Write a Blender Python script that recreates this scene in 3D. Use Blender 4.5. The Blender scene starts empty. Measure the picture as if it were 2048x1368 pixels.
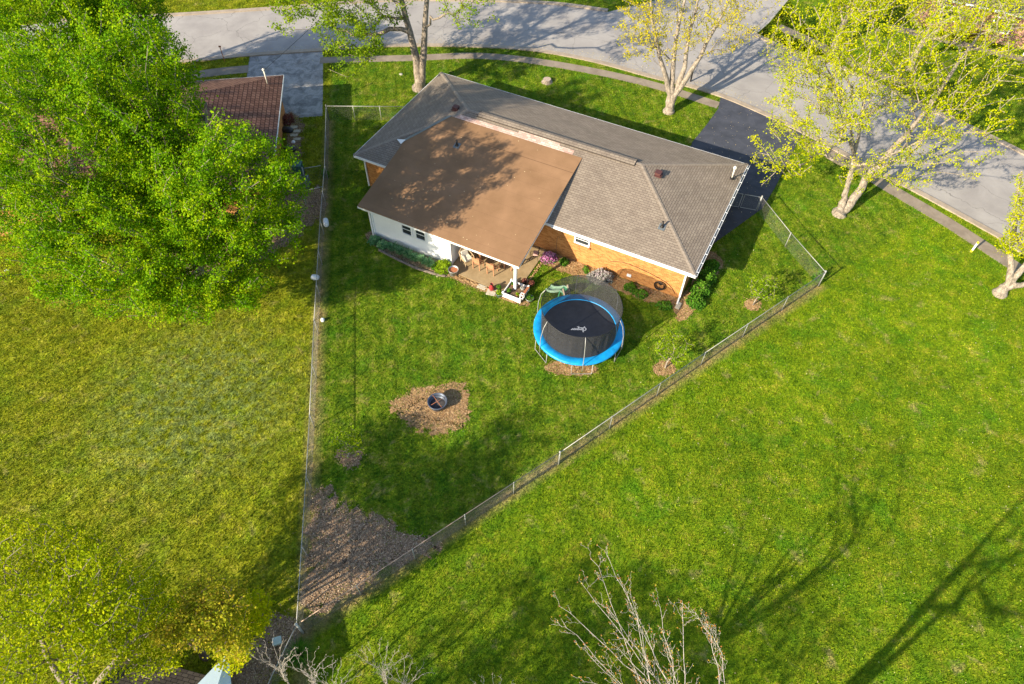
import bpy, math, random
import numpy as np
from mathutils import Vector, Matrix
R = math.radians
C = bpy.context.scene.collection
SC = bpy.context.scene
PI = math.pi

# ------------------------------------------------------------------ camera
CAM_F, CAM_P, CAM_R, CAM_H = 1380.0, R(52.15), R(0.8), 30.0
cd = bpy.data.cameras.new('camera'); cam = bpy.data.objects.new('camera', cd); C.objects.link(cam)
cd.sensor_width = 36.0; cd.lens = CAM_F / 2048 * 36.0; cd.clip_start = 0.5; cd.clip_end = 2000
cam.matrix_world = Matrix.Translation((0, 0, CAM_H)) @ Matrix.Rotation(PI / 2 - CAM_P, 4, 'X') @ Matrix.Rotation(CAM_R, 4, 'Z')
SC.camera = cam
# ------------------------------------------------------------------ world, sun, exposure
SUN_AZ, SUN_EL = R(231), R(27)
w = bpy.data.worlds.new('World'); SC.world = w; w.use_nodes = True
nt = w.node_tree; bg = nt.nodes['Background']
sky = nt.nodes.new('ShaderNodeTexSky'); sky.sky_type = 'NISHITA'; sky.sun_disc = False
sky.sun_elevation = SUN_EL; sky.sun_rotation = SUN_AZ; sky.altitude = 200; sky.air_density = 1.0; sky.dust_density = 1.0
nt.links.new(sky.outputs[0], bg.inputs[0]); bg.inputs[1].default_value = 0.12
sl = bpy.data.lights.new('sun', 'SUN'); sl.energy = 5.0; sl.angle = R(0.5); sl.color = (1.0, 0.87, 0.66)
so = bpy.data.objects.new('sun', sl); C.objects.link(so)
sd = Vector((math.sin(SUN_AZ) * math.cos(SUN_EL), math.cos(SUN_AZ) * math.cos(SUN_EL), math.sin(SUN_EL)))
so.rotation_euler = sd.to_track_quat('Z', 'Y').to_euler(); so.location = (-20, -20, 40)
SC.view_settings.view_transform = 'Standard'; SC.view_settings.look = 'None'
SC.view_settings.exposure = 1.12; SC.view_settings.gamma = 1.0; SC.view_settings.use_curve_mapping = False
SC.render.engine = 'CYCLES'
SC.cycles.max_bounces = 6; SC.cycles.transparent_max_bounces = 12; SC.cycles.diffuse_bounces = 3

# ------------------------------------------------------------------ helpers
def G(px, py, z=0.0):
    """world point at height z seen at photo pixel (2048 wide)"""
    x = (px - 1024) / CAM_F; y = -(py - 684) / CAM_F
    c, s = math.cos(CAM_R), math.sin(CAM_R); x, y = c * x - s * y, s * x + c * y
    d = (x, math.cos(CAM_P) + y * math.sin(CAM_P), -math.sin(CAM_P) + y * math.cos(CAM_P))
    t = (z - CAM_H) / d[2]
    return Vector((d[0] * t, d[1] * t, z))
def GP(pts, z=0.0): return [G(a, b, z) for a, b in pts]
HO = Vector((-10.22, 36.13, 0)); HA = R(-26.53)
HUx = Vector((math.cos(HA), math.sin(HA), 0)); HVx = Vector((-math.sin(HA), math.cos(HA), 0))
def HP(u, v, z=0.0): return HO + HUx * u + HVx * v + Vector((0, 0, z))

def rootloc(o):
    v = Vector((0, 0, 0))
    while o is not None: v += o.location; o = o.parent
    return v
class MB:
    def __init__(s): s.v = []; s.f = []; s.uv = []; s.sm = []
    def face(s, pts, uv=None, smooth=False):
        i = len(s.v); s.v += [tuple(p) for p in pts]; s.f.append(tuple(range(i, i + len(pts)))); s.uv.append(uv); s.sm.append(smooth); return s
    def box(s, c, sx, sy, sz, ax=None, ay=None, az=None):
        """box centred at c, full sizes, optional axes"""
        c = Vector(c); ax = Vector(ax or (1, 0, 0)).normalized()
        ay = Vector(ay).normalized() if ay else (Vector((0, 0, 1)).cross(ax)).normalized()
        az = Vector(az).normalized() if az else ax.cross(ay).normalized()
        P = [c + ax * (i * sx / 2) + ay * (j * sy / 2) + az * (k * sz / 2) for i in (-1, 1) for j in (-1, 1) for k in (-1, 1)]
        def uvq(a, b): return [(0, 0), (a, 0), (a, b), (0, b)]
        for q, a, b in (((0, 1, 3, 2), sz, sy), ((4, 6, 7, 5), sy, sz), ((0, 4, 5, 1), sx, sz), ((2, 3, 7, 6), sz, sx), ((0, 2, 6, 4), sy, sx), ((1, 5, 7, 3), sx, sy)):
            s.face([P[i] for i in q], uvq(a, b))
        return s
    def bar(s, a, b, w, h=None, up=(0, 0, 1)):
        a, b = Vector(a), Vector(b); d = b - a; L = d.length; d.normalize(); up = Vector(up)
        y = up.cross(d)
        if y.length < 1e-4: y = Vector((1, 0, 0)).cross(d)
        y.normalize(); z = d.cross(y)
        return s.box((a + b) / 2, L, w, h or w, d, y, z)
    def tube(s, pts, r, n=8, caps=True):
        pts = [Vector(p) for p in pts]; rr = r if hasattr(r, '__len__') else [r] * len(pts)
        base = len(s.v); closed = (pts[0] - pts[-1]).length < 1e-6 and len(pts) > 3
        prev = None
        for i, p in enumerate(pts):
            a = pts[i - 1] if i > 0 else (pts[-2] if closed else p); b = pts[i + 1] if i < len(pts) - 1 else (pts[1] if closed else p)
            d = (b - a).normalized()
            if prev is None:
                x = Vector((0, 0, 1)).cross(d)
                if x.length < 1e-3: x = Vector((1, 0, 0)).cross(d)
            else: x = prev - d * prev.dot(d)
            x.normalize(); y = d.cross(x); prev = x
            for k in range(n):
                t = 2 * PI * k / n; s.v.append(tuple(p + (x * math.cos(t) + y * math.sin(t)) * rr[i]))
        for i in range(len(pts) - 1):
            for k in range(n):
                a = base + i * n + k; b = base + i * n + (k + 1) % n
                s.f.append((a, b, b + n, a + n)); s.uv.append(None); s.sm.append(True)
        if caps and not closed:
            s.f.append(tuple(base + k for k in range(n))[::-1]); s.uv.append(None); s.sm.append(False)
            e = base + (len(pts) - 1) * n; s.f.append(tuple(e + k for k in range(n))); s.uv.append(None); s.sm.append(False)
        return s
    def lathe(s, c, prof, n=20, smooth=True, sx=1, sy=1):
        """prof list of (r,z) from c"""
        c = Vector(c); base = len(s.v)
        for r, z in prof:
            for k in range(n):
                t = 2 * PI * k / n; s.v.append((c.x + r * math.cos(t) * sx, c.y + r * math.sin(t) * sy, c.z + z))
        for i in range(len(prof) - 1):
            for k in range(n):
                a = base + i * n + k; b = base + i * n + (k + 1) % n
                s.f.append((a, b, b + n, a + n)); s.uv.append(None); s.sm.append(smooth)
        return s
    def disc(s, c, r, n=24):
        c = Vector(c); return s.face([(c.x + r * math.cos(2 * PI * k / n), c.y + r * math.sin(2 * PI * k / n), c.z) for k in range(n)])
    def prism(s, poly, z0, z1):
        n = len(poly)
        s.face([(p[0], p[1], z1) for p in poly]); s.face([(p[0], p[1], z0) for p in poly][::-1])
        for i in range(n):
            a, b = poly[i], poly[(i + 1) % n]; L = math.hypot(b[0] - a[0], b[1] - a[1])
            s.face([(a[0], a[1], z0), (b[0], b[1], z0), (b[0], b[1], z1), (a[0], a[1], z1)], [(0, z0), (L, z0), (L, z1), (0, z1)])
        return s
    def build(s, name, mat, parent=None, label=None):
        me = bpy.data.meshes.new(name); off = rootloc(parent)
        me.from_pydata([(v[0] - off.x, v[1] - off.y, v[2] - off.z) for v in s.v], [], s.f)
        if any(u is not None for u in s.uv):
            ul = me.uv_layers.new(name='uv'); k = 0
            for f, u in zip(s.f, s.uv):
                for j in range(len(f)):
                    if u is not None: ul.data[k].uv = u[j]
                    k += 1
        for p, sm in zip(me.polygons, s.sm): p.use_smooth = sm
        me.materials.append(mat); me.update()
        o = bpy.data.objects.new(name, me); C.objects.link(o); o.parent = parent
        if label: o['label'] = label
        return o
def tag(o, label, cat, group=None, kind=None):
    if label: o['label'] = label
    if cat: o['category'] = cat
    if group: o['group'] = group
    if kind: o['kind'] = kind
    return o
def thing(name, loc, label, cat, group=None, rz=0):
    o = bpy.data.objects.new(name, None); C.objects.link(o); o.location = loc; o.rotation_euler = (0, 0, rz)
    o.empty_display_size = 0.2
    return tag(o, label, cat, group)
def copy_tree(o, parent=None):
    c = o.copy(); C.objects.link(c); c.parent = parent
    for ch in list(o.children): copy_tree(ch, c)
    return c
def fast_mesh(name, V, F, mat, parent=None, tint=None, smooth=False, off=None):
    """V (n,3), F (m,k) numpy"""
    me = bpy.data.meshes.new(name); o_ = rootloc(parent); V = V - np.array([o_.x, o_.y, o_.z])
    m, k = F.shape
    me.vertices.add(len(V)); me.vertices.foreach_set('co', V.astype(np.float32).ravel())
    me.loops.add(m * k); me.loops.foreach_set('vertex_index', F.astype(np.int32).ravel())
    me.polygons.add(m); me.polygons.foreach_set('loop_start', np.arange(0, m * k, k, dtype=np.int32))
    if smooth: me.polygons.foreach_set('use_smooth', np.ones(m, dtype=bool))
    if tint is not None:
        a = me.attributes.new('tint', 'FLOAT', 'FACE'); a.data.foreach_set('value', tint.astype(np.float32))
    me.materials.append(mat); me.update(calc_edges=True)
    o = bpy.data.objects.new(name, me); C.objects.link(o); o.parent = parent
    return o
def catmull(pts, n=6, closed=False):
    pts = [Vector(p) for p in pts]; out = []; N = len(pts)
    for i in range(N if closed else N - 1):
        p0 = pts[(i - 1) % N] if (closed or i > 0) else pts[0]; p1 = pts[i]; p2 = pts[(i + 1) % N]
        p3 = pts[(i + 2) % N] if (closed or i + 2 < N) else pts[-1]
        for k in range(n):
            t = k / n
            out.append(0.5 * ((2 * p1) + (p2 - p0) * t + (2 * p0 - 5 * p1 + 4 * p2 - p3) * t * t + (3 * p1 - p0 - 3 * p2 + p3) * t ** 3))
    if not closed: out.append(pts[-1])
    return out
def inpoly(x, y, poly):
    r = np.zeros(len(x), bool); n = len(poly)
    for i in range(n):
        x1, y1 = poly[i][0], poly[i][1]; x2, y2 = poly[(i + 1) % n][0], poly[(i + 1) % n][1]
        if y1 == y2: continue
        c = ((y1 > y) != (y2 > y)) & (x < (x2 - x1) * (y - y1) / (y2 - y1) + x1); r ^= c
    return r

# ------------------------------------------------------------------ materials
def newmat(name):
    m = bpy.data.materials.new(name); m.use_nodes = True; nt = m.node_tree
    return m, nt, nt.nodes['Principled BSDF']
def nd(nt, t, **kw):
    n = nt.nodes.new(t)
    for k, v in kw.items():
        if k in n.inputs: n.inputs[k].default_value = v
        else: setattr(n, k, v)
    return n
def lk(nt, a, b): nt.links.new(a, b)
def noise(nt, vec, scale, detail=3, rough=0.5, dist=0.0):
    n = nd(nt, 'ShaderNodeTexNoise'); n.inputs['Scale'].default_value = scale; n.inputs['Detail'].default_value = detail
    n.inputs['Roughness'].default_value = rough; n.inputs['Distortion'].default_value = dist
    if vec is not None: lk(nt, vec, n.inputs['Vector'])
    return n.outputs[0]
def ramp(nt, fac, stops):
    r = nd(nt, 'ShaderNodeValToRGB'); cr = r.color_ramp
    while len(cr.elements) < len(stops): cr.elements.new(0.5)
    for e, (p, c) in zip(cr.elements, stops):
        e.position = p; e.color = (*c, 1) if hasattr(c, '__len__') else (c, c, c, 1)
    lk(nt, fac, r.inputs[0]); return r.outputs[0]
def mix(nt, fac, a, b, mode='MIX'):
    m = nd(nt, 'ShaderNodeMix', data_type='RGBA', blend_type=mode)
    for s, v in ((m.inputs[0], fac), (m.inputs[6], a), (m.inputs[7], b)):
        if hasattr(v, 'is_output'): lk(nt, v, s)
        elif hasattr(v, '__len__'): s.default_value = (*v, 1)
        else: s.default_value = v
    return m.outputs[2]
def mth(nt, op, a, b=None, c=None):
    m = nd(nt, 'ShaderNodeMath', operation=op)
    for s, v in zip(m.inputs, (a, b, c)):
        if v is None: continue
        if hasattr(v, 'is_output'): lk(nt, v, s)
        else: s.default_value = v
    return m.outputs[0]
def bump(nt, h, p, strength=0.3, dist=0.02):
    b = nd(nt, 'ShaderNodeBump'); b.inputs['Strength'].default_value = strength; b.inputs['Distance'].default_value = dist
    lk(nt, h, b.inputs['Height']); lk(nt, b.outputs[0], p.inputs['Normal'])
def simple(name, col, rough=0.7, var=0.15, scale=3.0, bmp=0.0, metal=0.0, spec=None):
    m, nt, p = newmat(name); pos = nd(nt, 'ShaderNodeNewGeometry').outputs['Position']
    f = noise(nt, pos, scale, 5, 0.6)
    d = tuple(max(0, c * (1 - var)) for c in col); l = tuple(min(1, c * (1 + var)) for c in col)
    lk(nt, ramp(nt, f, [(0.3, d), (0.7, l)]), p.inputs['Base Color'])
    p.inputs['Roughness'].default_value = rough; p.inputs['Metallic'].default_value = metal
    if spec is not None: p.inputs['Specular IOR Level'].default_value = spec
    if bmp: bump(nt, noise(nt, pos, scale * 8, 4), p, bmp, 0.01)
    return m
# fence lines as ground coordinates
FL = [G(652, 212, 1.18), G(649, 330, 1.18), G(640, 440, 1.18), G(628, 640, 1.18), G(619, 830, 1.18), G(612, 954, 1.18), G(592.7, 1249.6, 1.18)]
FR = [G(592.7, 1249.6, 1.18), G(1120, 905, 1.18), G(1411, 705, 1.18), G(1651, 544, 1.18)]

def grass_color(nt, blade):
    pos = nd(nt, 'ShaderNodeNewGeometry').outputs['Position']
    sx = nd(nt, 'ShaderNodeSeparateXYZ'); lk(nt, pos, sx.inputs[0]); X, Y = sx.outputs[0], sx.outputs[1]
    big = noise(nt, pos, 0.22, 3, 0.55); mid = noise(nt, pos, 1.1, 5, 0.62, 0.3); fin = noise(nt, pos, 7.0, 6, 0.7); vf = noise(nt, pos, 38.0, 3, 0.7)
    def line(a, b, soft):   # 0..1 crossing to the right of a->b
        dx, dy = b.x - a.x, b.y - a.y; L = math.hypot(dx, dy); nx, ny = dy / L, -dx / L
        d = mth(nt, 'ADD', mth(nt, 'MULTIPLY', X, nx), mth(nt, 'MULTIPLY_ADD', Y, ny, -(a.x * nx + a.y * ny)))
        r = nd(nt, 'ShaderNodeMapRange', interpolation_type='SMOOTHSTEP'); lk(nt, d, r.inputs[0])
        r.inputs[1].default_value = -soft; r.inputs[2].default_value = soft; return r.outputs[0]
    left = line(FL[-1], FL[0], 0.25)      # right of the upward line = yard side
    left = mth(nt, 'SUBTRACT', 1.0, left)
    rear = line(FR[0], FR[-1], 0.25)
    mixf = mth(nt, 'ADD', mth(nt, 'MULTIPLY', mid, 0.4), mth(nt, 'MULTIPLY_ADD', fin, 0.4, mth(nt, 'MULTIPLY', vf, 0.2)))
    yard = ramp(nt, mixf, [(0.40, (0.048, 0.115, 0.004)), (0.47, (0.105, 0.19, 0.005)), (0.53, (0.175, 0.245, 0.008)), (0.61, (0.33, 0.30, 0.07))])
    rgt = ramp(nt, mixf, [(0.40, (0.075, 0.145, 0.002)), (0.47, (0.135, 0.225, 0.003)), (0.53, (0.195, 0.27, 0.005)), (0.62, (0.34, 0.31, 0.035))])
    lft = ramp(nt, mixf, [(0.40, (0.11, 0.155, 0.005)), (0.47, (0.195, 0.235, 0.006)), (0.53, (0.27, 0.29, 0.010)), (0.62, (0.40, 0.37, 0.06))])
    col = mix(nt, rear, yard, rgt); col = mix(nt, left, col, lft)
    # greyer clover patch in the left lot
    cv = nd(nt, 'ShaderNodeVectorMath', operation='DISTANCE'); lk(nt, pos, cv.inputs[0]); cv.inputs[1].default_value = G(390, 800)
    cr = nd(nt, 'ShaderNodeMapRange', interpolation_type='SMOOTHSTEP'); lk(nt, cv.outputs['Value'], cr.inputs[0]); cr.inputs[1].default_value = 7.5; cr.inputs[2].default_value = 1.0
    cf = mth(nt, 'MULTIPLY', mth(nt, 'MULTIPLY', cr.outputs[0], left), ramp(nt, noise(nt, pos, 2.6, 4, 0.6), [(0.40, 0.0), (0.6, 0.9)]))
    col = mix(nt, cf, col, (0.22, 0.28, 0.085))
    # darker lush patches / dry blotches
    lush = ramp(nt, noise(nt, pos, 0.55, 4, 0.6, 0.5), [(0.50, 0.0), (0.66, 0.55)])
    col = mix(nt, lush, col, mix(nt, left, (0.055, 0.19, 0.004), (0.15, 0.24, 0.008)))
    dry = ramp(nt, noise(nt, pos, 0.9, 6, 0.72, 0.4), [(0.58, 0.0), (0.70, 0.65)])
    col = mix(nt, dry, col, (0.40, 0.33, 0.12))
    # warm worn strips beside the fence lines
    for pts in ((FL[0], FL[-1]), (FR[0], FR[-1])):
        a, b = pts; dx, dy = b.x - a.x, b.y - a.y; L = math.hypot(dx, dy); nx, ny = dy / L, -dx / L
        d = mth(nt, 'ABSOLUTE', mth(nt, 'ADD', mth(nt, 'MULTIPLY', X, nx), mth(nt, 'MULTIPLY_ADD', Y, ny, -(a.x * nx + a.y * ny))))
        r = nd(nt, 'ShaderNodeMapRange'); lk(nt, d, r.inputs[0]); r.inputs[1].default_value = 0.55; r.inputs[2].default_value = 0.05
        yl = nd(nt, 'ShaderNodeMapRange'); lk(nt, Y, yl.inputs[0]); e = max(a.y, b.y); yl.inputs[1].default_value = e + 0.2; yl.inputs[2].default_value = e - 0.2
        f = mth(nt, 'MULTIPLY', mth(nt, 'MULTIPLY', r.outputs[0], yl.outputs[0]), ramp(nt, mid, [(0.3, 0.25), (0.6, 0.95)]))
        col = mix(nt, f, col, (0.33, 0.25, 0.11))
    hue = nd(nt, 'ShaderNodeHueSaturation'); lk(nt, col, hue.inputs['Color'])
    cl = noise(nt, pos, 4.2, 3, 0.6); g2 = noise(nt, pos, 16.0, 3, 0.75)
    sp = nd(nt, 'ShaderNodeSeparateXYZ'); lk(nt, pos, sp.inputs[0])
    ms_ = mth(nt, 'MULTIPLY', mth(nt, 'SINE', mth(nt, 'MULTIPLY_ADD', sp.outputs[1], 1.22, mth(nt, 'MULTIPLY', sp.outputs[0], 8.5))), mth(nt, 'MULTIPLY', mth(nt, 'SUBTRACT', 1.0, mth(nt, 'MAXIMUM', left, rear)), 0.10))
    vv = mth(nt, 'MULTIPLY_ADD', big, 0.55, 0.66)
    vv = mth(nt, 'MULTIPLY', vv, mth(nt, 'MULTIPLY_ADD', cl, mth(nt, 'MULTIPLY_ADD', left, 0.9, 0.7), mth(nt, 'MULTIPLY_ADD', left, -0.42, 0.67))); vv = mth(nt, 'MULTIPLY', vv, mth(nt, 'ADD', mth(nt, 'MULTIPLY_ADD', g2, 1.25, 0.42), mth(nt, 'ADD', ms_, mth(nt, 'MULTIPLY', mth(nt, 'MULTIPLY', left, 0.10), mth(nt, 'SINE', mth(nt, 'MULTIPLY_ADD', sp.outputs[1], 3.6, mth(nt, 'MULTIPLY', sp.outputs[0], -4.4)))))))
    lk(nt, mth(nt, 'MAXIMUM', vv, 0.15), hue.inputs['Value'])
    col = hue.outputs[0]
    if blade:
        at = nd(nt, 'ShaderNodeAttribute', attribute_name='tint')
        h2 = nd(nt, 'ShaderNodeHueSaturation'); lk(nt, col, h2.inputs['Color']); lk(nt, mth(nt, 'MULTIPLY_ADD', at.outputs['Fac'], 1.1, 0.52), h2.inputs['Value'])
        lk(nt, mth(nt, 'MULTIPLY_ADD', at.outputs['Fac'], -0.03, 0.515), h2.inputs['Hue'])
        col = h2.outputs[0]
    return col, fin, vf
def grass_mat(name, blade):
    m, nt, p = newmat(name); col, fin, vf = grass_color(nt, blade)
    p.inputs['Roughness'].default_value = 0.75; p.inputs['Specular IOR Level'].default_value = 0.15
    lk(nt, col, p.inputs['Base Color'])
    if blade:
        tr = nd(nt, 'ShaderNodeBsdfTranslucent'); lk(nt, col, tr.inputs[0]); ms = nd(nt, 'ShaderNodeMixShader'); ms.inputs[0].default_value = 0.35
        lk(nt, p.outputs[0], ms.inputs[1]); lk(nt, tr.outputs[0], ms.inputs[2]); lk(nt, ms.outputs[0], nt.nodes['Material Output'].inputs[0])
    else:
        bump(nt, mth(nt, 'ADD', fin, mth(nt, 'MULTIPLY', vf, 0.5)), p, 1.0, 0.09)
    return m
M_GROUND = grass_mat('lawn_ground', False); M_BLADE = grass_mat('lawn_blades', True)

def road_mat(name, c1, c2, crack=0.0, scale=1.0):
    m, nt, p = newmat(name); pos = nd(nt, 'ShaderNodeNewGeometry').outputs['Position']
    a = noise(nt, pos, 0.35 * scale, 6, 0.65, 0.4); b = noise(nt, pos, 45, 3, 0.8)
    f = mth(nt, 'MULTIPLY_ADD', b, 0.35, mth(nt, 'MULTIPLY', a, 0.65))
    col = ramp(nt, f, [(0.40, c1), (0.60, c2)])
    if crack:
        v = nd(nt, 'ShaderNodeTexVoronoi', feature='DISTANCE_TO_EDGE'); v.inputs['Scale'].default_value = 0.28; v.inputs['Randomness'].default_value = 1
        dv = nd(nt, 'ShaderNodeVectorMath', operation='ADD'); lk(nt, pos, dv.inputs[0])
        nn = nd(nt, 'ShaderNodeTexNoise'); nn.inputs['Scale'].default_value = 1.2; nn.inputs['Detail'].default_value = 5; lk(nt, pos, nn.inputs['Vector'])
        lk(nt, nn.outputs[1], dv.inputs[1]); lk(nt, dv.outputs[0], v.inputs['Vector'])
        cf = ramp(nt, v.outputs[0], [(0.0, crack), (0.008, 0.0)]); col = mix(nt, cf, col, tuple(x * 0.45 for x in c1))
    lk(nt, col, p.inputs['Base Color']); p.inputs['Roughness'].default_value = 0.85; bump(nt, b, p, 0.25, 0.01); return m
M_ROAD = road_mat('street_surface', (0.255, 0.235, 0.222), (0.345, 0.322, 0.30), 0.75)
M_WALK = road_mat('sidewalk_concrete', (0.19, 0.15, 0.11), (0.28, 0.23, 0.175), 0.0, 3)
M_KERB = road_mat('kerb_concrete', (0.26, 0.21, 0.155), (0.38, 0.31, 0.24), 0.0, 4)
M_DRIVE = road_mat('sealed_asphalt', (0.030, 0.034, 0.048), (0.058, 0.063, 0.084), 0.0, 3)
def old_drive():
    m, nt, p = newmat('weathered_driveway'); pos = nd(nt, 'ShaderNodeNewGeometry').outputs['Position']
    a = noise(nt, pos, 1.1, 8, 0.75, 0.8); b = noise(nt, pos, 30, 3, 0.8)
    f = mth(nt, 'MULTIPLY_ADD', b, 0.25, mth(nt, 'MULTIPLY', a, 0.75))
    lk(nt, ramp(nt, f, [(0.38, (0.12, 0.12, 0.12)), (0.47, (0.21, 0.205, 0.20)), (0.56, (0.34, 0.33, 0.32))]), p.inputs['Base Color'])
    p.inputs['Roughness'].default_value = 0.9; bump(nt, b, p, 0.3, 0.01); return m
M_OLDDRIVE = old_drive()
M_PATIO = road_mat('patio_concrete', (0.26, 0.185, 0.095), (0.35, 0.26, 0.145), 0.0, 4)
def mulch(name, cs, sc=14):
    m, nt, p = newmat(name); pos = nd(nt, 'ShaderNodeNewGeometry').outputs['Position']
    a = noise(nt, pos, 1.9, 6, 0.75, .5); b = noise(nt, pos, sc, 6, 0.85, 1.2); f = mth(nt, 'MULTIPLY_ADD', b, 0.55, mth(nt, 'MULTIPLY', a, 0.45))
    lk(nt, ramp(nt, f, [(0.40, cs[0]), (0.47, cs[1]), (0.53, cs[2]), (0.60, cs[3])]), p.inputs['Base Color']); p.inputs['Roughness'].default_value = 0.95
    bump(nt, b, p, 1.0, 0.06); return m
M_STRAW = mulch('straw_mulch', [(0.13, 0.07, 0.035), (0.34, 0.20, 0.10), (0.46, 0.29, 0.14), (0.58, 0.42, 0.24)])
M_WOODCHIP = mulch('wood_chip', [(0.06, 0.035, 0.02), (0.20, 0.125, 0.075), (0.33, 0.215, 0.13), (0.52, 0.38, 0.26)])
M_SOIL = mulch('bare_soil', [(0.06, 0.035, 0.02), (0.16, 0.10, 0.06), (0.24, 0.16, 0.09), (0.33, 0.24, 0.14)])
M_BED = mulch('foundation_bed', [(0.12, 0.06, 0.02), (0.32, 0.19, 0.08), (0.42, 0.27, 0.13), (0.5, 0.36, 0.2)])

def brickish(name, cols, mortar, bw, bh, ms, rough=0.85, squash=1.0, msm=0.1, bmp=0.4, bigvar=0.25, dirt=None, offset=0.5, saw=0):
    m, nt, p = newmat(name); uv = nd(nt, 'ShaderNodeUVMap'); uv.uv_map = 'uv'
    b = nd(nt, 'ShaderNodeTexBrick'); b.offset = offset; b.squash = squash
    lk(nt, uv.outputs[0], b.inputs['Vector']); b.inputs['Scale'].default_value = 1; b.inputs['Mortar Size'].default_value = ms
    b.inputs['Mortar Smooth'].default_value = msm; b.inputs['Brick Width'].default_value = bw; b.inputs['Row Height'].default_value = bh; b.inputs['Bias'].default_value = 0
    b.inputs['Color1'].default_value = (0, 0, 0, 1); b.inputs['Color2'].default_value = (1, 1, 1, 1); b.inputs['Mortar'].default_value = (0.5, 0.5, 0.5, 1)
    pos = nd(nt, 'ShaderNodeNewGeometry').outputs['Position']; n = noise(nt, pos, 22, 4, 0.7); N2 = noise(nt, pos, 0.7, 5, 0.65)
    f = mth(nt, 'MULTIPLY_ADD', n, 0.3, mth(nt, 'MULTIPLY_ADD', b.outputs[0], 0.55, mth(nt, 'MULTIPLY', N2, 0.15)))
    col = ramp(nt, f, [(0.15, cols[0]), (0.5, cols[1]), (0.85, cols[2])])
    col = mix(nt, b.outputs['Fac'], col, mortar)
    h = nd(nt, 'ShaderNodeHueSaturation'); lk(nt, col, h.inputs['Color']); lk(nt, mth(nt, 'MULTIPLY_ADD', N2, bigvar * 2, 1 - bigvar), h.inputs['Value'])
    lk(nt, h.outputs[0], p.inputs['Base Color']); p.inputs['Roughness'].default_value = rough; p.inputs['Specular IOR Level'].default_value = 0.2
    hgt = mth(nt, 'SUBTRACT', mth(nt, 'MULTIPLY', n, 0.3), b.outputs['Fac'])
    if saw:
        sx = nd(nt, 'ShaderNodeSeparateXYZ'); lk(nt, uv.outputs[0], sx.inputs[0])
        hgt = mth(nt, 'MULTIPLY_ADD', mth(nt, 'FRACT', mth(nt, 'MULTIPLY', sx.outputs[1], 1 / saw)), -2.2, hgt); bump(nt, hgt, p, 0.8, 0.011); return m
    bump(nt, hgt, p, bmp, 0.01); return m
M_SHINGLE = brickish('grey_brown_shingles', [(0.205, 0.165, 0.13), (0.24, 0.196, 0.153), (0.275, 0.228, 0.178)], (0.12, 0.095, 0.075), 0.30, 0.15, 0.010, saw=0.15)
M_SHINGLE_NEW = brickish('pink_patch_shingles', [(0.36, 0.22, 0.18), (0.48, 0.34, 0.29), (0.6, 0.47, 0.4)], (0.3, 0.2, 0.16), 0.30, 0.15, 0.012)
M_SHINGLE_RED = brickish('red_brown_shingles', [(0.13, 0.065, 0.047), (0.19, 0.095, 0.068), (0.26, 0.14, 0.10)], (0.05, 0.022, 0.017), 0.28, 0.25, 0.022)
M_SHINGLE_DARK = brickish('dark_shingles', [(0.05, 0.04, 0.035), (0.085, 0.07, 0.06), (0.11, 0.095, 0.08)], (0.02, 0.017, 0.015), 0.24, 0.14, 0.012)
M_BRICK = brickish('orange_brick', [(0.27, 0.095, 0.025), (0.44, 0.175, 0.045), (0.56, 0.26, 0.085)], (0.46, 0.27, 0.12), 0.21, 0.075, 0.008, bigvar=0.12)
M_BRICK_RED = brickish('red_brick', [(0.20, 0.07, 0.045), (0.33, 0.13, 0.08), (0.46, 0.24, 0.16)], (0.5, 0.4, 0.33), 0.21, 0.075, 0.009)
def membrane():
    m, nt, p = newmat('brown_roll_roofing'); pos = nd(nt, 'ShaderNodeNewGeometry').outputs['Position']; uv = nd(nt, 'ShaderNodeUVMap'); uv.uv_map = 'uv'
    n = noise(nt, pos, 0.6, 6, 0.6); g = noise(nt, pos, 60, 2, 0.7)
    col = ramp(nt, mth(nt, 'MULTIPLY_ADD', g, 0.4, mth(nt, 'MULTIPLY', n, 0.6)), [(0.36, (0.185, 0.105, 0.052)), (0.64, (0.275, 0.160, 0.086))])
    sx = nd(nt, 'ShaderNodeSeparateXYZ'); lk(nt, uv.outputs[0], sx.inputs[0])
    seam = mth(nt, 'ABSOLUTE', mth(nt, 'SUBTRACT', mth(nt, 'FRACT', mth(nt, 'MULTIPLY', sx.outputs[1], 1 / 0.98)), 0.5))
    sf = ramp(nt, seam, [(0.0, 0.65), (0.014, 0.0)]); col = mix(nt, sf, col, (0.14, 0.075, 0.045))
    # one stronger lap
    s2 = mth(nt, 'ABSOLUTE', mth(nt, 'SUBTRACT', sx.outputs[1], 7.1)); col = mix(nt, ramp(nt, s2, [(0.0, 0.9), (0.03, 0.0)]), col, (0.07, 0.035, 0.02))
    # pale petals fallen on the roof
    v = nd(nt, 'ShaderNodeTexVoronoi'); v.inputs['Scale'].default_value = 2.6; lk(nt, pos, v.inputs['Vector'])
    ds = mth(nt, 'MULTIPLY', ramp(nt, v.outputs['Distance'], [(0.0, 1.0), (0.055, 1.0), (0.075, 0.0)]), ramp(nt, noise(nt, pos, 0.35, 2), [(0.42, 0.0), (0.5, 1.0)]))
    col = mix(nt, ds, col, (0.6, 0.5, 0.3)); lk(nt, col, p.inputs['Base Color']); p.inputs['Roughness'].default_value = 0.8
    p.inputs['Specular IOR Level'].default_value = 0.25; bump(nt, g, p, 0.2, 0.006); return m
M_MEMBRANE = membrane()
M_RIDGE = simple('ridge_shingles', (0.25, 0.205, 0.16), 0.9, 0.22, 6, 0.4)
M_WHITE = simple('white_paint', (0.78, 0.79, 0.80), 0.5, 0.04, 2)
M_WHITEWALL = simple('white_painted_wall', (0.80, 0.81, 0.82), 0.7, 0.05, 1.2)
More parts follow.
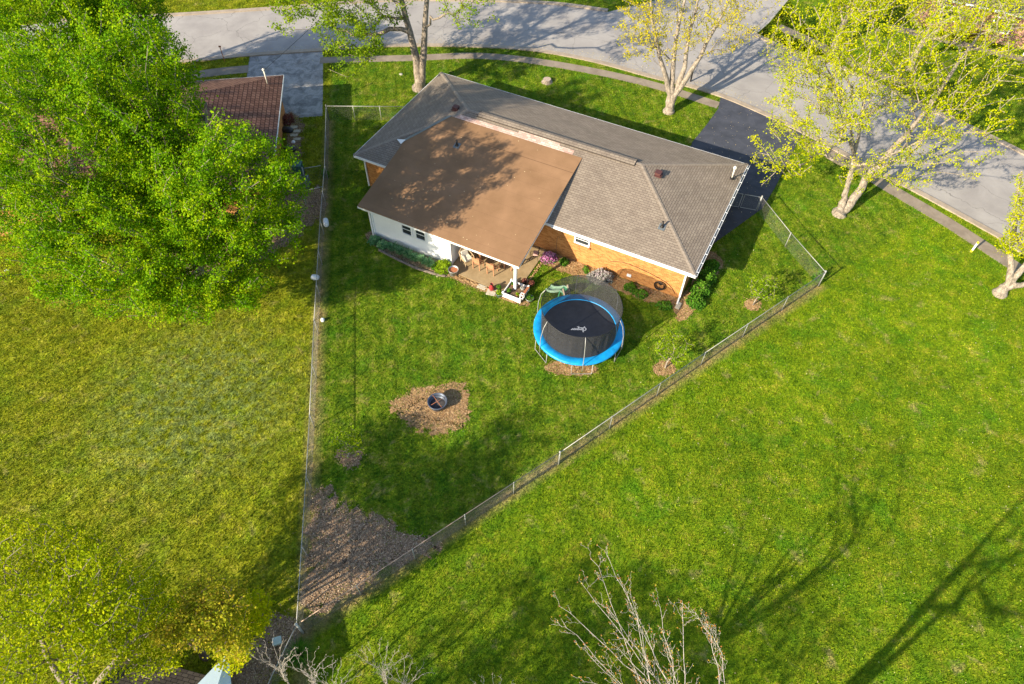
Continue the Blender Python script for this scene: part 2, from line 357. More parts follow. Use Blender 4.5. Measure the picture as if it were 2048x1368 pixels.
M_GREYMETAL = simple('galvanised_metal', (0.42, 0.43, 0.43), 0.45, 0.12, 6, metal=0.4)
M_WIRE = simple('galvanised_wire', (0.20, 0.19, 0.17), 0.5, 0.15, 6, metal=0.2)
M_RAIL = simple('galvanised_rail', (0.34, 0.34, 0.32), 0.45, 0.15, 2, metal=0.2)
M_RUSTRAIL = simple('rust_tinged_rail', (0.44, 0.31, 0.23), 0.6, 0.3, 1.5, metal=0.1)
M_BLACK = simple('black_plastic', (0.012, 0.012, 0.014), 0.5, 0.3, 5)
M_DARKMETAL = simple('dark_iron', (0.03, 0.026, 0.024), 0.5, 0.3, 8, metal=0.5)
M_GLASS = simple('window_glass', (0.03, 0.035, 0.04), 0.08, 0.3, 1.5)
M_MAROON = simple('maroon_vent', (0.085, 0.03, 0.026), 0.6, 0.2, 5)
M_LEAD = simple('lead_flashing', (0.16, 0.18, 0.19), 0.5, 0.2, 5, metal=0.3)
M_BLUE = simple('blue_vinyl', (0.004, 0.26, 0.60), 0.45, 0.28, 2.2)
M_MAT = simple('trampoline_mat', (0.022, 0.026, 0.036), 0.6, 0.2, 3)
M_TERRA = simple('terracotta', (0.36, 0.13, 0.06), 0.8, 0.2, 9)
M_WICKER = simple('wicker', (0.42, 0.30, 0.18), 0.7, 0.25, 25, 0.5)
M_CUSHION = simple('pale_cushion', (0.62, 0.58, 0.50), 0.9, 0.2, 8)
M_OAK = simple('patio_wood', (0.42, 0.21, 0.11), 0.6, 0.2, 6)
M_LOG = simple('weathered_timber', (0.20, 0.16, 0.13), 0.9, 0.3, 8, 0.4)
M_STONE = simple('pale_stone', (0.46, 0.42, 0.33), 0.9, 0.2, 5, 0.3)
M_STUMP = simple('stump_wood', (0.38, 0.30, 0.24), 0.9, 0.25, 10, 0.4)
M_GREENPL = simple('green_plastic', (0.10, 0.42, 0.22), 0.4, 0.1, 3)
M_MINT = simple('mint_plastic', (0.42, 0.62, 0.48), 0.4, 0.1, 3)
M_BEIGEPL = simple('beige_plastic', (0.62, 0.52, 0.40), 0.5, 0.1, 3)
M_REDPOT = simple('red_glaze', (0.30, 0.03, 0.03), 0.35, 0.25, 6)
M_TEALPOT = simple('grey_green_pot', (0.16, 0.26, 0.23), 0.5, 0.2, 6)
M_YELLOW = simple('yellow_paint', (0.75, 0.62, 0.05), 0.5, 0.1, 3)
M_CHAR = simple('ash_and_char', (0.06, 0.055, 0.055), 0.95, 0.5, 12, 0.5)
M_STEELPIT = simple('fire_pit_steel', (0.10, 0.12, 0.16), 0.45, 0.2, 5, metal=0.5)
M_TARP = simple('pale_blue_cover', (0.52, 0.66, 0.78), 0.5, 0.06, 1.5)
M_BIN = simple('green_bin', (0.03, 0.10, 0.09), 0.5, 0.2, 4)
M_CREAM = simple('cream_metal', (0.62, 0.58, 0.50), 0.5, 0.1, 5)
M_FASCIA_RED = simple('orange_stained_siding', (0.42, 0.17, 0.06), 0.8, 0.2, 4)
def bark(name, a, b):
    m, nt, p = newmat(name); pos = nd(nt, 'ShaderNodeNewGeometry').outputs['Position']
    mp = nd(nt, 'ShaderNodeMapping'); mp.inputs['Scale'].default_value = (1, 1, 0.3); lk(nt, pos, mp.inputs[0])
    n = noise(nt, mp.outputs[0], 9, 6, 0.75, 0.6)
    lk(nt, ramp(nt, n, [(0.38, a), (0.60, b)]), p.inputs['Base Color']); p.inputs['Roughness'].default_value = 0.9; bump(nt, n, p, 0.9, 0.05); return m
M_BARK = bark('grey_bark', (0.10, 0.08, 0.06), (0.34, 0.28, 0.22))
M_BARK_PALE = bark('pale_bark', (0.13, 0.105, 0.08), (0.38, 0.32, 0.25))
M_BARK_TWIG = bark('bare_twig_bark', (0.30, 0.26, 0.22), (0.55, 0.49, 0.43))
M_BARK_DARK = bark('brown_bark', (0.10, 0.07, 0.05), (0.24, 0.18, 0.13))
def leafmat(name, stops, trans=0.45):
    m, nt, p = newmat(name); at = nd(nt, 'ShaderNodeAttribute', attribute_name='tint')
    col = ramp(nt, at.outputs['Fac'], stops); lk(nt, col, p.inputs['Base Color']); p.inputs['Roughness'].default_value = 0.8; p.inputs['Specular IOR Level'].default_value = 0.08
    tr = nd(nt, 'ShaderNodeBsdfTranslucent'); lk(nt, mix(nt, 0.5, col, mix(nt, 1.0, col, (1.0, 0.95, 0.35), 'MULTIPLY')), tr.inputs[0]); ms = nd(nt, 'ShaderNodeMixShader'); ms.inputs[0].default_value = trans
    lk(nt, p.outputs[0], ms.inputs[1]); lk(nt, tr.outputs[0], ms.inputs[2]); lk(nt, ms.outputs[0], nt.nodes['Material Output'].inputs[0]); return m
L_MAPLE = leafmat('maple_leaves', [(0.0, (0.05, 0.17, 0.002)), (0.5, (0.17, 0.34, 0.003)), (1.0, (0.40, 0.50, 0.004))])
L_SYC = leafmat('front_tree_leaves', [(0.0, (0.10, 0.20, 0.005)), (0.5, (0.20, 0.32, 0.006)), (1.0, (0.36, 0.44, 0.01))])
L_YEL = leafmat('young_yellow_leaves', [(0.0, (0.32, 0.32, 0.003)), (0.5, (0.52, 0.47, 0.004)), (1.0, (0.70, 0.56, 0.006))])
L_LIME = leafmat('young_lime_leaves', [(0.0, (0.24, 0.33, 0.003)), (0.5, (0.43, 0.48, 0.004)), (1.0, (0.62, 0.58, 0.006))])
L_GOLD = leafmat('golden_green_leaves', [(0.0, (0.15, 0.24, 0.002)), (0.5, (0.29, 0.37, 0.003)), (1.0, (0.50, 0.50, 0.004))])
L_OLIVE = leafmat('olive_bronze_leaves', [(0.0, (0.16, 0.24, 0.008)), (0.5, (0.38, 0.38, 0.02)), (1.0, (0.60, 0.42, 0.05))])
L_SHRUB = leafmat('shrub_leaves', [(0.0, (0.04, 0.14, 0.02)), (0.5, (0.09, 0.24, 0.02)), (1.0, (0.18, 0.34, 0.03))])
L_BLUEGREEN = leafmat('blue_green_blades', [(0.0, (0.05, 0.17, 0.07)), (0.5, (0.14, 0.34, 0.15)), (1.0, (0.36, 0.55, 0.30))])
L_BOX = leafmat('yellow_green_bush_leaves', [(0.0, (0.12, 0.24, 0.01)), (0.5, (0.24, 0.38, 0.01)), (1.0, (0.36, 0.46, 0.03))])
L_SILVER = leafmat('silver_mauve_leaves', [(0.0, (0.14, 0.17, 0.13)), (0.5, (0.30, 0.31, 0.28)), (1.0, (0.42, 0.34, 0.38))], 0.2)
L_PINK = leafmat('pink_blossom', [(0.0, (0.08, 0.18, 0.03)), (0.32, (0.10, 0.22, 0.04)), (0.36, (0.40, 0.10, 0.30)), (0.7, (0.55, 0.24, 0.46)), (1.0, (0.70, 0.52, 0.62))], 0.2)
L_BUD = leafmat('russet_buds', [(0.0, (0.28, 0.09, 0.03)), (0.6, (0.42, 0.20, 0.04)), (1.0, (0.38, 0.36, 0.04))], 0.2)
L_REDLEAF = leafmat('dark_red_leaves', [(0.0, (0.08, 0.03, 0.03)), (0.5, (0.22, 0.06, 0.05)), (1.0, (0.3, 0.16, 0.1))], 0.2)

# ------------------------------------------------------------------ ground, roads
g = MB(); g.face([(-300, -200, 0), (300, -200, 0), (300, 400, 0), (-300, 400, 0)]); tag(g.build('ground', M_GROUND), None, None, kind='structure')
near = catmull(GP([(230, 132), (400, 118), (500, 108), (640, 98), (760, 90), (900, 89), (1050, 96), (1180, 118), (1300, 150), (1440, 188), (1600, 258), (1720, 322), (1850, 388), (2000, 470)]), 5)
near = [near[0] + Vector((-40, -6, 0))] + near + [near[-1] + Vector((14, -22, 0))]
far = catmull(GP([(100, 46), (340, 33), (540, 20), (760, 4), (930, 3), (1100, 9), (1215, 24)]), 5)
far2 = catmull([G(1508, 72), G(1575, 102), G(1660, 128), Vector((30.5, 46.5, 0)), Vector((35.5, 41.0, 0)), Vector((41, 33, 0)), Vector((52, 14, 0))], 5)
sideL = [Vector((13.2, 62.8, 0)), Vector((24, 80, 0))]; sideR = [Vector((31.5, 74, 0)), Vector((24.6, 63.0, 0)), Vector((21.8, 58.6, 0))]
road_poly = near + far2[::-1] + sideR[::-1] + sideL[::-1] + far[::-1] + [far[0] + Vector((-40, -8, 0))]
# road as strips: triangulated by bmesh
import bmesh
def sheet(name, poly, z, mat, kind='structure', label=None):
    bm = bmesh.new(); vs = [bm.verts.new((p[0], p[1], z)) for p in poly]; f = bm.faces.new(vs)
    if f.normal.z < 0: f.normal_flip()
    bmesh.ops.triangulate(bm, faces=[f]); me = bpy.data.meshes.new(name); bm.normal_update()
    for ff in bm.faces:
        if ff.normal.z < 0: ff.normal_flip()
    bm.to_mesh(me); bm.free(); me.materials.append(mat); o = bpy.data.objects.new(name, me); C.objects.link(o); tag(o, label, None, kind=kind); return o
sheet('street', road_poly, 0.004, M_ROAD)
def strip(name, path, w0, w1, z, mat, thick=0.0):
    """ribbon between offsets w0..w1 to the left of path"""
    m = MB(); n = len(path); L = []; Rr = []
    for i, p in enumerate(path):
        a = path[max(0, i - 1)]; b = path[min(n - 1, i + 1)]; d = (b - a); d.z = 0; d.normalize(); nrm = Vector((-d.y, d.x, 0))
        L.append(p + nrm * w1); Rr.append(p + nrm * w0)
    for i in range(n - 1):
        a, b, c, d = Rr[i], Rr[i + 1], L[i + 1], L[i]
        q = [Vector((v.x, v.y, z)) for v in (a, b, c, d)]; m.face(q)
        if thick:
            m.face([(a.x, a.y, z - thick), (b.x, b.y, z - thick), (b.x, b.y, z), (a.x, a.y, z)]); m.face([(d.x, d.y, z), (c.x, c.y, z), (c.x, c.y, z - thick), (d.x, d.y, z - thick)])
    o = m.build(name, mat); tag(o, None, None, kind='structure'); return o, Rr + L[::-1]
def clip(path, x0, x1): return [p for p in path if x0 <= p.x <= x1]
kerb_polys = []
for nm, pth, a, b in (('kerb', near, -0.42, 0.0), ('kerb', far, 0.0, 0.42), ('kerb', far2, 0.0, 0.42)):
    o, pl = strip(nm, pth, a, b, 0.09, M_KERB, 0.1); kerb_polys.append(pl)
walkn = catmull(GP([(640, 121), (700, 119), (830, 116), (960, 112), (1100, 127), (1280, 163), (1437, 211)]), 5)
o, walk1 = strip('sidewalk', walkn, -0.45, 0.45, 0.02, M_WALK, 0.03)
walkr = catmull(GP([(1618, 288), (1670, 312), (1775, 374), (1890, 442), (2005, 517), (2048, 545)]), 5)
o, walk2 = strip('sidewalk', walkr, -0.5, 0.5, 0.02, M_WALK, 0.03)
walkl = catmull(GP([(300, 165), (420, 146), (497, 138)]), 4); o, walk3 = strip('sidewalk', walkl, -0.55, 0.55, 0.02, M_WALK, 0.03)
walkf = catmull(GP([(1527, 72), (1600, 106), (1700, 160), (1830, 200)]) , 4)
walkf = [p + Vector((1.6, 1.6, 0)) for p in walkf]; o, walk4 = strip('sidewalk', walkf, -0.5, 0.5, 0.02, M_WALK, 0.03)
o, walk5 = strip('sidewalk', [p + Vector((0, 3.2, 0)) for p in far[8:]], -0.5, 0.5, 0.02, M_WALK, 0.03)
drive = GP([(1475, 428), (1385, 283), (1413, 250), (1437, 218), (1443, 190), (1500, 212), (1600, 262), (1575, 330), (1545, 390), (1522, 418)])
drive = [HP(21.6, 2.5), HP(21.6, 10.0), HP(17.5, 10.0)] + GP([(1385, 284), (1413, 250), (1436, 218), (1442, 190), (1500, 212), (1606, 262), (1575, 325), (1548, 385), (1528, 420)])
# tidy: driveway runs from the street past the side of the house
drive = GP([(1378, 300), (1385, 284), (1413, 250), (1436, 218), (1442, 190), (1500, 212), (1606, 262), (1580, 315), (1552, 372), (1524, 418)]) + [HP(22.1, 4.9), HP(22.1, 10.3), HP(17.2, 10.3)]
sheet('driveway', drive, 0.030, M_DRIVE)
ldrive = GP([(563, 238), (645, 232), (646, 180), (646, 101), (500, 110), (494, 150), (494, 190), (560, 200)]); sheet('driveway', ldrive, 0.008, M_OLDDRIVE)
def blob(pts, seed, amp=0.12, n=9):
    rnd = random.Random(seed); c = catmull(pts, n, True); out = []
    for p in c: out.append(p + Vector((rnd.uniform(-amp, amp), rnd.uniform(-amp, amp), 0)))
    return out
pits = [
 (blob(GP([(782, 805), (835, 778), (880, 768), (930, 772), (935, 820), (925, 850), (880, 868), (835, 855), (800, 830)]), 1, 0.24), 'mulch_patch', M_STRAW),
 (blob(GP([(632, 985), (660, 985), (700, 1020), (760, 1040), (840, 1075), (870, 1100), (760, 1158), (680, 1200), (622, 1225), (618, 1120)]), 2, 0.34), 'mulch_patch', M_WOODCHIP),
 (blob(GP([(1306, 735), (1325, 720), (1345, 728), (1350, 742), (1330, 752), (1312, 748)]), 3, 0.05), 'mulch_patch', M_STRAW),
 (blob(GP([(1488, 606), (1505, 596), (1522, 606), (1515, 620), (1495, 618)]), 4, 0.05), 'mulch_patch', M_STRAW),
 (blob(GP([(672, 905), (700, 895), (722, 905), (718, 930), (690, 935)]), 5, 0.1), 'mulch_patch', M_WOODCHIP),
 (blob(GP([(1090, 738), (1120, 722), (1190, 735), (1180, 748), (1120, 750)]), 6, 0.08), 'mulch_patch', M_STRAW),
 (blob([HP(13.6, 0.55), HP(13.5, -0.55), HP(15.3, -0.75), HP(17.5, -0.6), HP(19.5, -0.7), HP(21.8, -0.5), HP(22.6, -1.2), HP(23.2, 0.4), HP(23.3, 2.8), HP(23.4, 4.6), HP(21.9, 4.6), HP(21.7, 0.6)], 7, 0.08), 'planting_bed', M_BED),
 (blob([HP(3.4, -3.1), HP(3.3, -3.9), HP(5.0, -4.35), HP(7.5, -4.5), HP(9.3, -4.3), HP(9.3, -3.2)], 8, 0.05), 'planting_bed', M_SOIL),
 (blob([HP(9.0, -3.8), HP(9.2, -4.25), HP(12.8, -4.35), HP(14.3, -4.2), HP(14.3, -3.9), HP(12.0, -3.95)], 9, 0.06), 'planting_bed', M_BED),
 (blob(GP([(565, 240), (600, 238), (604, 300), (604, 380), (640, 372), (648, 420), (600, 470), (520, 520), (400, 560), (330, 480), (560, 400)]), 10, 0.25), 'bare_soil', M_SOIL),
 (blob(GP([(470, 1330), (560, 1230), (600, 1262), (560, 1330), (520, 1400), (440, 1400)]), 12, 0.15), 'bare_soil', M_WOODCHIP),
]
for i, (pl, nm, mt) in enumerate(pits): sheet(nm, pl, 0.004 + 0.0008 * (i % 4) + 0.004, mt)
# patio slab
patio = [HP(9.05, 0.5), HP(9.05, -3.85), HP(13.25, -3.95), HP(13.45, -3.6), HP(13.5, 0.5)]
sheet('patio', patio, 0.06, M_PATIO)
pm = MB()
for a, b in zip(patio[1:4], patio[2:5]): pm.face([(a.x, a.y, 0), (b.x, b.y, 0), (b.x, b.y, 0.06), (a.x, a.y, 0.06)])
tag(pm.build('patio', M_PATIO), None, None, kind='structure')

# ------------------------------------------------------------------ main house
ZE, SL = 2.62, 0.324; LU, LW = 22.5, 10.8
ZR = ZE + SL * LW / 2
def zmain(u, v): return ZE + SL * min(v, LW - v, u, LU - u)
house = thing('brick_house', HP(11, 5, 0), 'long orange brick ranch house with grey hipped roof and brown shed roof at the back', 'house')
rf = MB(); a = LW / 2
def slope_face(m, pts, mode, thick=0):
    uvs = []
    k = math.sqrt(1 + SL * SL)
    for (u, v) in pts:
        if mode == 'n': uvs.append((u, v * k))
        elif mode == 'f': uvs.append((u, (LW - v) * k))
        elif mode == 'l': uvs.append((v, u * k))
        else: uvs.append((v, (LU - u) * k))
    m.face([HP(u, v, zmain(u, v)) for u, v in pts], uvs)
slope_face(rf, [(0, 0), (LU, 0), (LU - a, a), (a, a)], 'n'); slope_face(rf, [(LU, LW), (0, LW), (a, a), (LU - a, a)], 'f')
slope_face(rf, [(0, LW), (0, 0), (a, a)], 'l'); slope_face(rf, [(LU, 0), (LU, LW), (LU - a, a)], 'r')
roof = rf.build('roof', M_SHINGLE, house)
# hip and ridge caps
hc = MB()
for p, q in (((0, 0), (a, a)), ((0, LW), (a, a)), ((LU, 0), (LU - a, a)), ((LU, LW), (LU - a, a)), ((a, a), (LU - a, a))):
    P = HP(*p, zmain(*p) + 0.012); Q = HP(*q, zmain(*q) + 0.012); n = max(1, int((Q - P).length / 0.2))
    d = (Q - P).normalized(); s = Vector((0, 0, 1)).cross(d).normalized()
    for i in range(n):
        A = P.lerp(Q, i / n); B = P.lerp(Q, (i + 1.12) / n); A = A + Vector((0, 0, 0.012)); w_ = 0.13
        dz = 0.022
        hc.face([A - s * w_ - Vector((0, 0, dz)), B - s * w_ - Vector((0, 0, dz + .008)), B, A], [(i * .31 + .02, i * .15 + .02), (i * .31 + .14, i * .15 + .02), (i * .31 + .14, i * .15 + .13), (i * .31 + .02, i * .15 + .13)])
        hc.face([A, B, B + s * w_ - Vector((0, 0, dz + .008)), A + s * w_ - Vector((0, 0, dz))], [(i * .31 + .02, i * .15 + .02), (i * .31 + .14, i * .15 + .02), (i * .31 + .14, i * .15 + .13), (i * .31 + .02, i * .15 + .13)])
hc.build('ridge_cap', M_RIDGE, roof)
# ridge vent
rv = MB(); A = HP(6.2, a, ZR); B = HP(16.75, a, ZR); s = HVx
for sg in (-1, 1):
    q = [A + Vector((0, 0, .10)), B + Vector((0, 0, .10)), B + s * sg * .30 + Vector((0, 0, .0)), A + s * sg * .30 + Vector((0, 0, .0))]
    rv.face(q if sg < 0 else q[::-1], [(0, 0), (10.5, 0), (10.5, .3), (0, .3)] if sg < 0 else [(0, .3), (10.5, .3), (10.5, 0), (0, 0)])
rv.build('ridge_vent', M_SHINGLE, roof)
rb = MB()
for sg in (-1, 1):
    q = [A + s * sg * .295 + Vector((0, 0, .002)), B + s * sg * .295 + Vector((0, 0, .002)), B + s * sg * .28 + Vector((0, 0, -.05)), A + s * sg * .28 + Vector((0, 0, -.05))]; rb.face(q)
for P in (A, B): rb.face([P + Vector((0, 0, .098)), P + s * .29 + Vector((0, 0, .045)), P + s * .28 + Vector((0, 0, -.08)), P - s * .28 + Vector((0, 0, -.08)), P - s * .29 + Vector((0, 0, .045))])
rb.build('vent_edge', M_DARKMETAL, roof)
# soffit + fascia
sf = MB(); sf.face([HP(0.02, 0.02, ZE - 0.17), HP(0.02, LW - 0.02, ZE - 0.17), HP(LU - 0.02, LW - 0.02, ZE - 0.17), HP(LU - 0.02, 0.02, ZE - 0.17)]); sf.build('soffit', M_WHITE, house)
fa = MB()
def fbar(m, p, q, w_=0.03, h_=0.17, z=ZE - 0.087): m.bar(HP(*p, z), HP(*q, z), w_, h_)
fbar(fa, (0, -0.012), (LU, -0.012)); fbar(fa, (LU + .012, 0), (LU + .012, LW)); fbar(fa, (LU, LW + .012), (0, LW + .012)); fbar(fa, (-.012, LW), (-.012, 0))
fa.build('fascia', M_WHITE, house)
# gutters: open troughs on the near and right eave with hangers
def gutter(p, q, out, hang):
    m = MB(); P = HP(*p, ZE - 0.02); Q = HP(*q, ZE - 0.02); o = HUx * out[0] + HVx * out[1]; Z = Vector((0, 0, 1))
    prof = [(0.03, 0), (0.03, -.12), (0.115, -.12), (0.135, 0.0), (0.15, 0.0), (0.15, -.012)]
    for (x0, z0), (x1, z1) in zip(prof[:-1], prof[1:]): m.face([P + o * x0 + Z * z0, Q + o * x0 + Z * z0, Q + o * x1 + Z * z1, P + o * x1 + Z * z1])
    if hang:
        n = int((Q - P).length / 0.75)
        for i in range(n):
            c = P.lerp(Q, (i + .5) / n); m.bar(c + o * 0.0 + Z * .012, c + o * .16 + Z * .012, 0.035, 0.012)
    gi = MB(); gi.face([P + o * .032 - Z * .07, Q + o * .032 - Z * .07, Q + o * .122 - Z * .07, P + o * .122 - Z * .07])
    gt = m.build('gutter', M_WHITE, house); gi.build('gutter_debris', M_LEAD, gt)
gutter((13.9, 0), (LU + .1, 0), (0, -1), False); gutter((LU, LW), (LU, -0.1), (1, 0), True)
# walls
IN = 0.42
def wall_quad(m, p, q, z0, z1, u0=0):
    P = HP(*p); Q = HP(*q); L = (Q - P).length
    m.face([P + Vector((0, 0, z0)), Q + Vector((0, 0, z0)), Q + Vector((0, 0, z1)), P + Vector((0, 0, z1))], [(u0, z0), (u0 + L, z0), (u0 + L, z1), (u0, z1)])
wl = MB(); zt = ZE - .175
wall_quad(wl, (IN, IN), (LU - IN, IN), 0, zt); wall_quad(wl, (LU - IN, IN), (LU - IN, LW - IN), 0, zt); wall_quad(wl, (LU - IN, LW - IN), (IN, LW - IN), 0, zt); wall_quad(wl, (IN, LW - IN), (IN, IN), 0, zt)
wall = wl.build('wall', M_BRICK, house)
# small bathroom window
def window(cu, v, z0, z1, w_, nm='window'):
    fr = MB(); t = .09
    for (x0, x1, y0, y1) in ((cu - w_ / 2, cu + w_ / 2, z0, z0 + t), (cu - w_ / 2, cu + w_ / 2, z1 - t, z1), (cu - w_ / 2, cu - w_ / 2 + t, z0 + t, z1 - t), (cu + w_ / 2 - t, cu + w_ / 2, z0 + t, z1 - t)):
        fr.box(HP((x0 + x1) / 2, v - .035, (y0 + y1) / 2), x1 - x0, .07, y1 - y0, HUx, HVx, (0, 0, 1))
    fr.box(HP(cu, v - .02, (z0 + z1) / 2), w_ - 2 * t, .03, .035, HUx, HVx, (0, 0, 1))
    o = fr.build(nm, M_WHITE, house)
    p = MB(); p.face([HP(cu - w_ / 2 + t, v - .012, z0 + t), HP(cu + w_ / 2 - t, v - .012, z0 + t), HP(cu + w_ / 2 - t, v - .012, z1 - t), HP(cu - w_ / 2 + t, v - .012, z1 - t)]); p.build('pane', M_GLASS, o)
    return o
wn = window(15.72, IN, 1.5, 2.22, .98)
sl_ = MB(); sl_.box(HP(15.72, IN - .05, 1.44), 1.1, .12, .09, HUx, HVx, (0, 0, 1)); sl_.build('sill', M_BRICK, wn)
# crawlspace vent & outlet
vb = MB(); vb.box(HP(18.85, IN - .02, .42), .26, .05, .2, HUx, HVx, (0, 0, 1))
for i in range(3): vb.box(HP(18.85, IN - .05, .36 + .06 * i), .2, .012, .02, HUx, HVx, (0, 0, 1))
vb.build('wall_vent', M_WHITE, wall)
# downspouts
def downspout(pts, w_=.09):
    m = MB()
    for A_, B_ in zip(pts[:-1], pts[1:]): m.bar(A_, B_, w_, w_ * .75, up=HVx)
    m.build('downspout', M_WHITE, house)
downspout([HP(LU - .30, -.06, ZE - .15), HP(LU - IN - .06, IN - .06, ZE - .42), HP(LU - IN - .06, IN - .06, .12), HP(LU - IN - .02, -.1, .05)])
downspout([HP(.3, .1, ZE - .15), HP(IN + .06, IN - .06, ZE - .4), HP(IN + .06, IN - .06, .1)])
# brown shed roof addition
BZ, BS, BV0, BV1, BU0, BU1 = 2.47, 0.2, -3.75, 4.6, 2.87, 13.66
def zb(v): return BZ + BS * (v - BV0)
kv = (ZE + SL * BU0 - BZ) / BS + BV0; ku = (zb(BV1) - 0.03 - ZE) / SL
poly = [(BU0, BV0), (BU1, BV0), (BU1, BV1), (ku, BV1), (BU0, kv)]
br = MB(); top = [HP(u, v, zb(v)) for u, v in poly]; br.face(top, [(u, v - BV0) for u, v in poly]); th = 0.16
bot = [HP(u, v, zb(v) - .05) for u, v in poly]
for i in range(5):
    j = (i + 1) % 5; br.face([bot[i], bot[j], top[j], top[i]], [(0, 0), (1, 0), (1, .05), (0, .05)])
broof = br.build('shed_roof', M_MEMBRANE, house)
uf = MB(); uf.face([HP(u, v, zb(v) - .052) for u, v in [(BU0, BV0), (BU0, kv), (BU0 + .01, 0.4), (BU1, 0.4), (BU1, BV0)]][:2] + [HP(BU1, kv, zb(kv) - .052), HP(BU1, BV0, zb(BV0) - .052)]); uf.build('underside', M_WHITE, house)
tr_ = MB(); Zv = Vector((0, 0, 1))
tr_.bar(HP(BU0, BV0 + .02, BZ - .12), HP(BU1, BV0 + .02, BZ - .12), .04, .13)
for u in (BU0 + .02, BU1 - .02):
    A_ = HP(u, BV0, zb(BV0) - .12); B_ = HP(u, 1.2 if u < 5 else 0, zb(1.2 if u < 5 else 0) - .12); tr_.bar(A_, B_, .035, .13)
# beam on the posts
tr_.bar(HP(9.0, -3.45, BZ - .16), HP(13.4, -3.45, BZ - .16), .14, .18)
tr_.build('roof_trim', M_WHITE, house)
gb = MB()   # white gable infill above main roof
gb.face([HP(BU1 - .1, 0.0, ZE - .16), HP(BU1 - .1, BV1 - .12, zmain(BU1 - .1, BV1 - .12)), HP(BU1 - .1, BV1 - .2, zb(BV1 - .2) - .06), HP(BU1 - .1, 0.0, zb(0) - .055)])
gb.build('gable_infill', M_WHITEWALL, house); gb = MB()
gb.face([HP(BU0 + .1, kv - .1, zmain(BU0 + .1, kv)), HP(BU0 + .1, 0, ZE - .1), HP(BU0 + .1, 0, zb(0) - .06), HP(BU0 + .1, kv - .1, zb(kv - .1) - .06)])
gb.build('gable_infill', M_WHITEWALL, house)
ww = MB()
def wq(m, p, q): 
    P, Q = HP(*p), HP(*q); m.face([P, Q, Q + Zv * (zb(q[1]) - .06), P + Zv * (zb(p[1]) - .06)])
wq(ww, (3.55, -3.38), (9.0, -3.38)); wq(ww, (9.0, -3.38), (9.0, IN - .003)); wq(ww, (3.55, IN - .003), (3.55, -3.38))
ww.build('addition_wall', M_WHITEWALL, house)
pb = MB(); pb.bar(HP(9.0, -3.40, .0), HP(9.0, -3.40, BZ - .02), .09, .09, up=HUx); pb.build('corner_board', M_WHITE, house); pb = MB(); pb.bar(HP(3.55, -3.40, 0), HP(3.55, -3.40, BZ - .1), .1, .1, up=HUx); pb.build('corner_board', M_WHITE, house)
downspout([HP(3.15, -3.72, BZ - .15), HP(3.45, -3.50, BZ - .4), HP(3.45, -3.50, .1)])
for cu in (6.02, 6.98): window(cu, -3.38, 1.18, 2.08, .80)
po = MB(); PB = HP(13.33, -3.5); po.box(PB + Zv * (BZ - .25) / 2 + Zv * .03, .15, .15, BZ - .25, HUx, HVx, Zv); po.box(PB + Zv * .12, .2, .2, .12, HUx, HVx, Zv)
po.bar(PB + Zv * 1.85, HP(12.95, -3.48, BZ - .22), .07, .07); po.build('post', M_WHITE, house)
# patio door on the brick wall under the roof
dr = MB(); dr.box(HP(11.0, IN - .03, 1.05), 1.7, .06, 2.05, HUx, HVx, Zv); do = dr.build('door', M_WHITE, house)
dg = MB()
for cu in (10.6, 11.4): dg.box(HP(cu, IN - .065, 1.1), .62, .01, 1.7, HUx, HVx, Zv)
dg.build('pane', M_GLASS, do)
# roof patches, flashing
def patch(nm, mt, pts, dz, fn, uvk=1):
    m = MB(); m.face([HP(u, v, fn(u, v) + dz) for u, v in pts], [(u, v * 1.05) for u, v in pts]); return m.build(nm, mt, roof)
patch('patched_shingles', M_SHINGLE_NEW, [(4.75, 4.62), (13.0, 4.62), (13.0, 4.92), (4.98, 4.92)], .012, zmain)
patch('patched_shingles', M_SHINGLE_NEW, [(9.2, 4.92), (12.0, 4.92), (12.0, 5.08), (11.2, 5.08), (11.2, 5.1), (9.2, 5.1)], .016, zmain)
fl = MB(); d = (HP(BU0, kv) - HP(ku, BV1)).normalized(); nn_ = Vector((-d.y, d.x, 0)); 
if nn_.dot(HUx) > 0: nn_ = -nn_
A_ = HP(BU0, kv, zb(kv) + .015); B_ = HP(ku, BV1, zb(BV1) + .015); fl.face([A_, B_, B_ + nn_ * .26 - Zv * .07, A_ + nn_ * .26 - Zv * .07]); fl.build('valley_flashing', M_LEAD, roof)
fx = MB(); fx.face([HP(BU0 - .02, kv - .35, zb(kv) + .03), HP(BU0 + .05, kv + .1, zb(kv) + .09), HP(BU0 - .75, kv + .25, zmain(BU0 - .75, 2) + .05)]); fx.build('loose_flashing', M_WHITE, roof)
# roof vents
def boxvent(u, v, fn):
    m = MB(); c = HP(u, v, fn(u, v)); m.box(c + Zv * .04, .5, .5, .04, HUx, HVx, Zv); m.box(c + Zv * .13, .3, .3, .16, HUx, HVx, Zv); m.box(c + Zv * .22, .38, .38, .04, HUx, HVx, Zv); m.build('box_vent', M_MAROON, roof)
def pipevent(u, v, fn, par=None):
    c = HP(u, v, fn(u, v)); m = MB(); m.box(c + Zv * .02, .38, .42, .025, HUx, (HVx + Zv * .25), None); o = m.build('vent_flashing', M_LEAD, roof)
    t = MB(); t.tube([c - Zv * .02, c + Zv * .42], .06, 10); t.lathe(c, [(.12, .03), (.065, .16)], 12); t.build('pipe', M_DARKMETAL, o)
def uvof(px, py, z):
    p = G(px, py, z) - HO; return p.dot(HUx), p.dot(HVx)
boxvent(*uvof(912, 218, 4.1), zmain); boxvent(*uvof(1317, 345, 4.2), zmain); pipevent(*uvof(914, 294, 3.65), lambda u, v: zb(v)); pipevent(*uvof(1325, 450, 3.45), zmain)
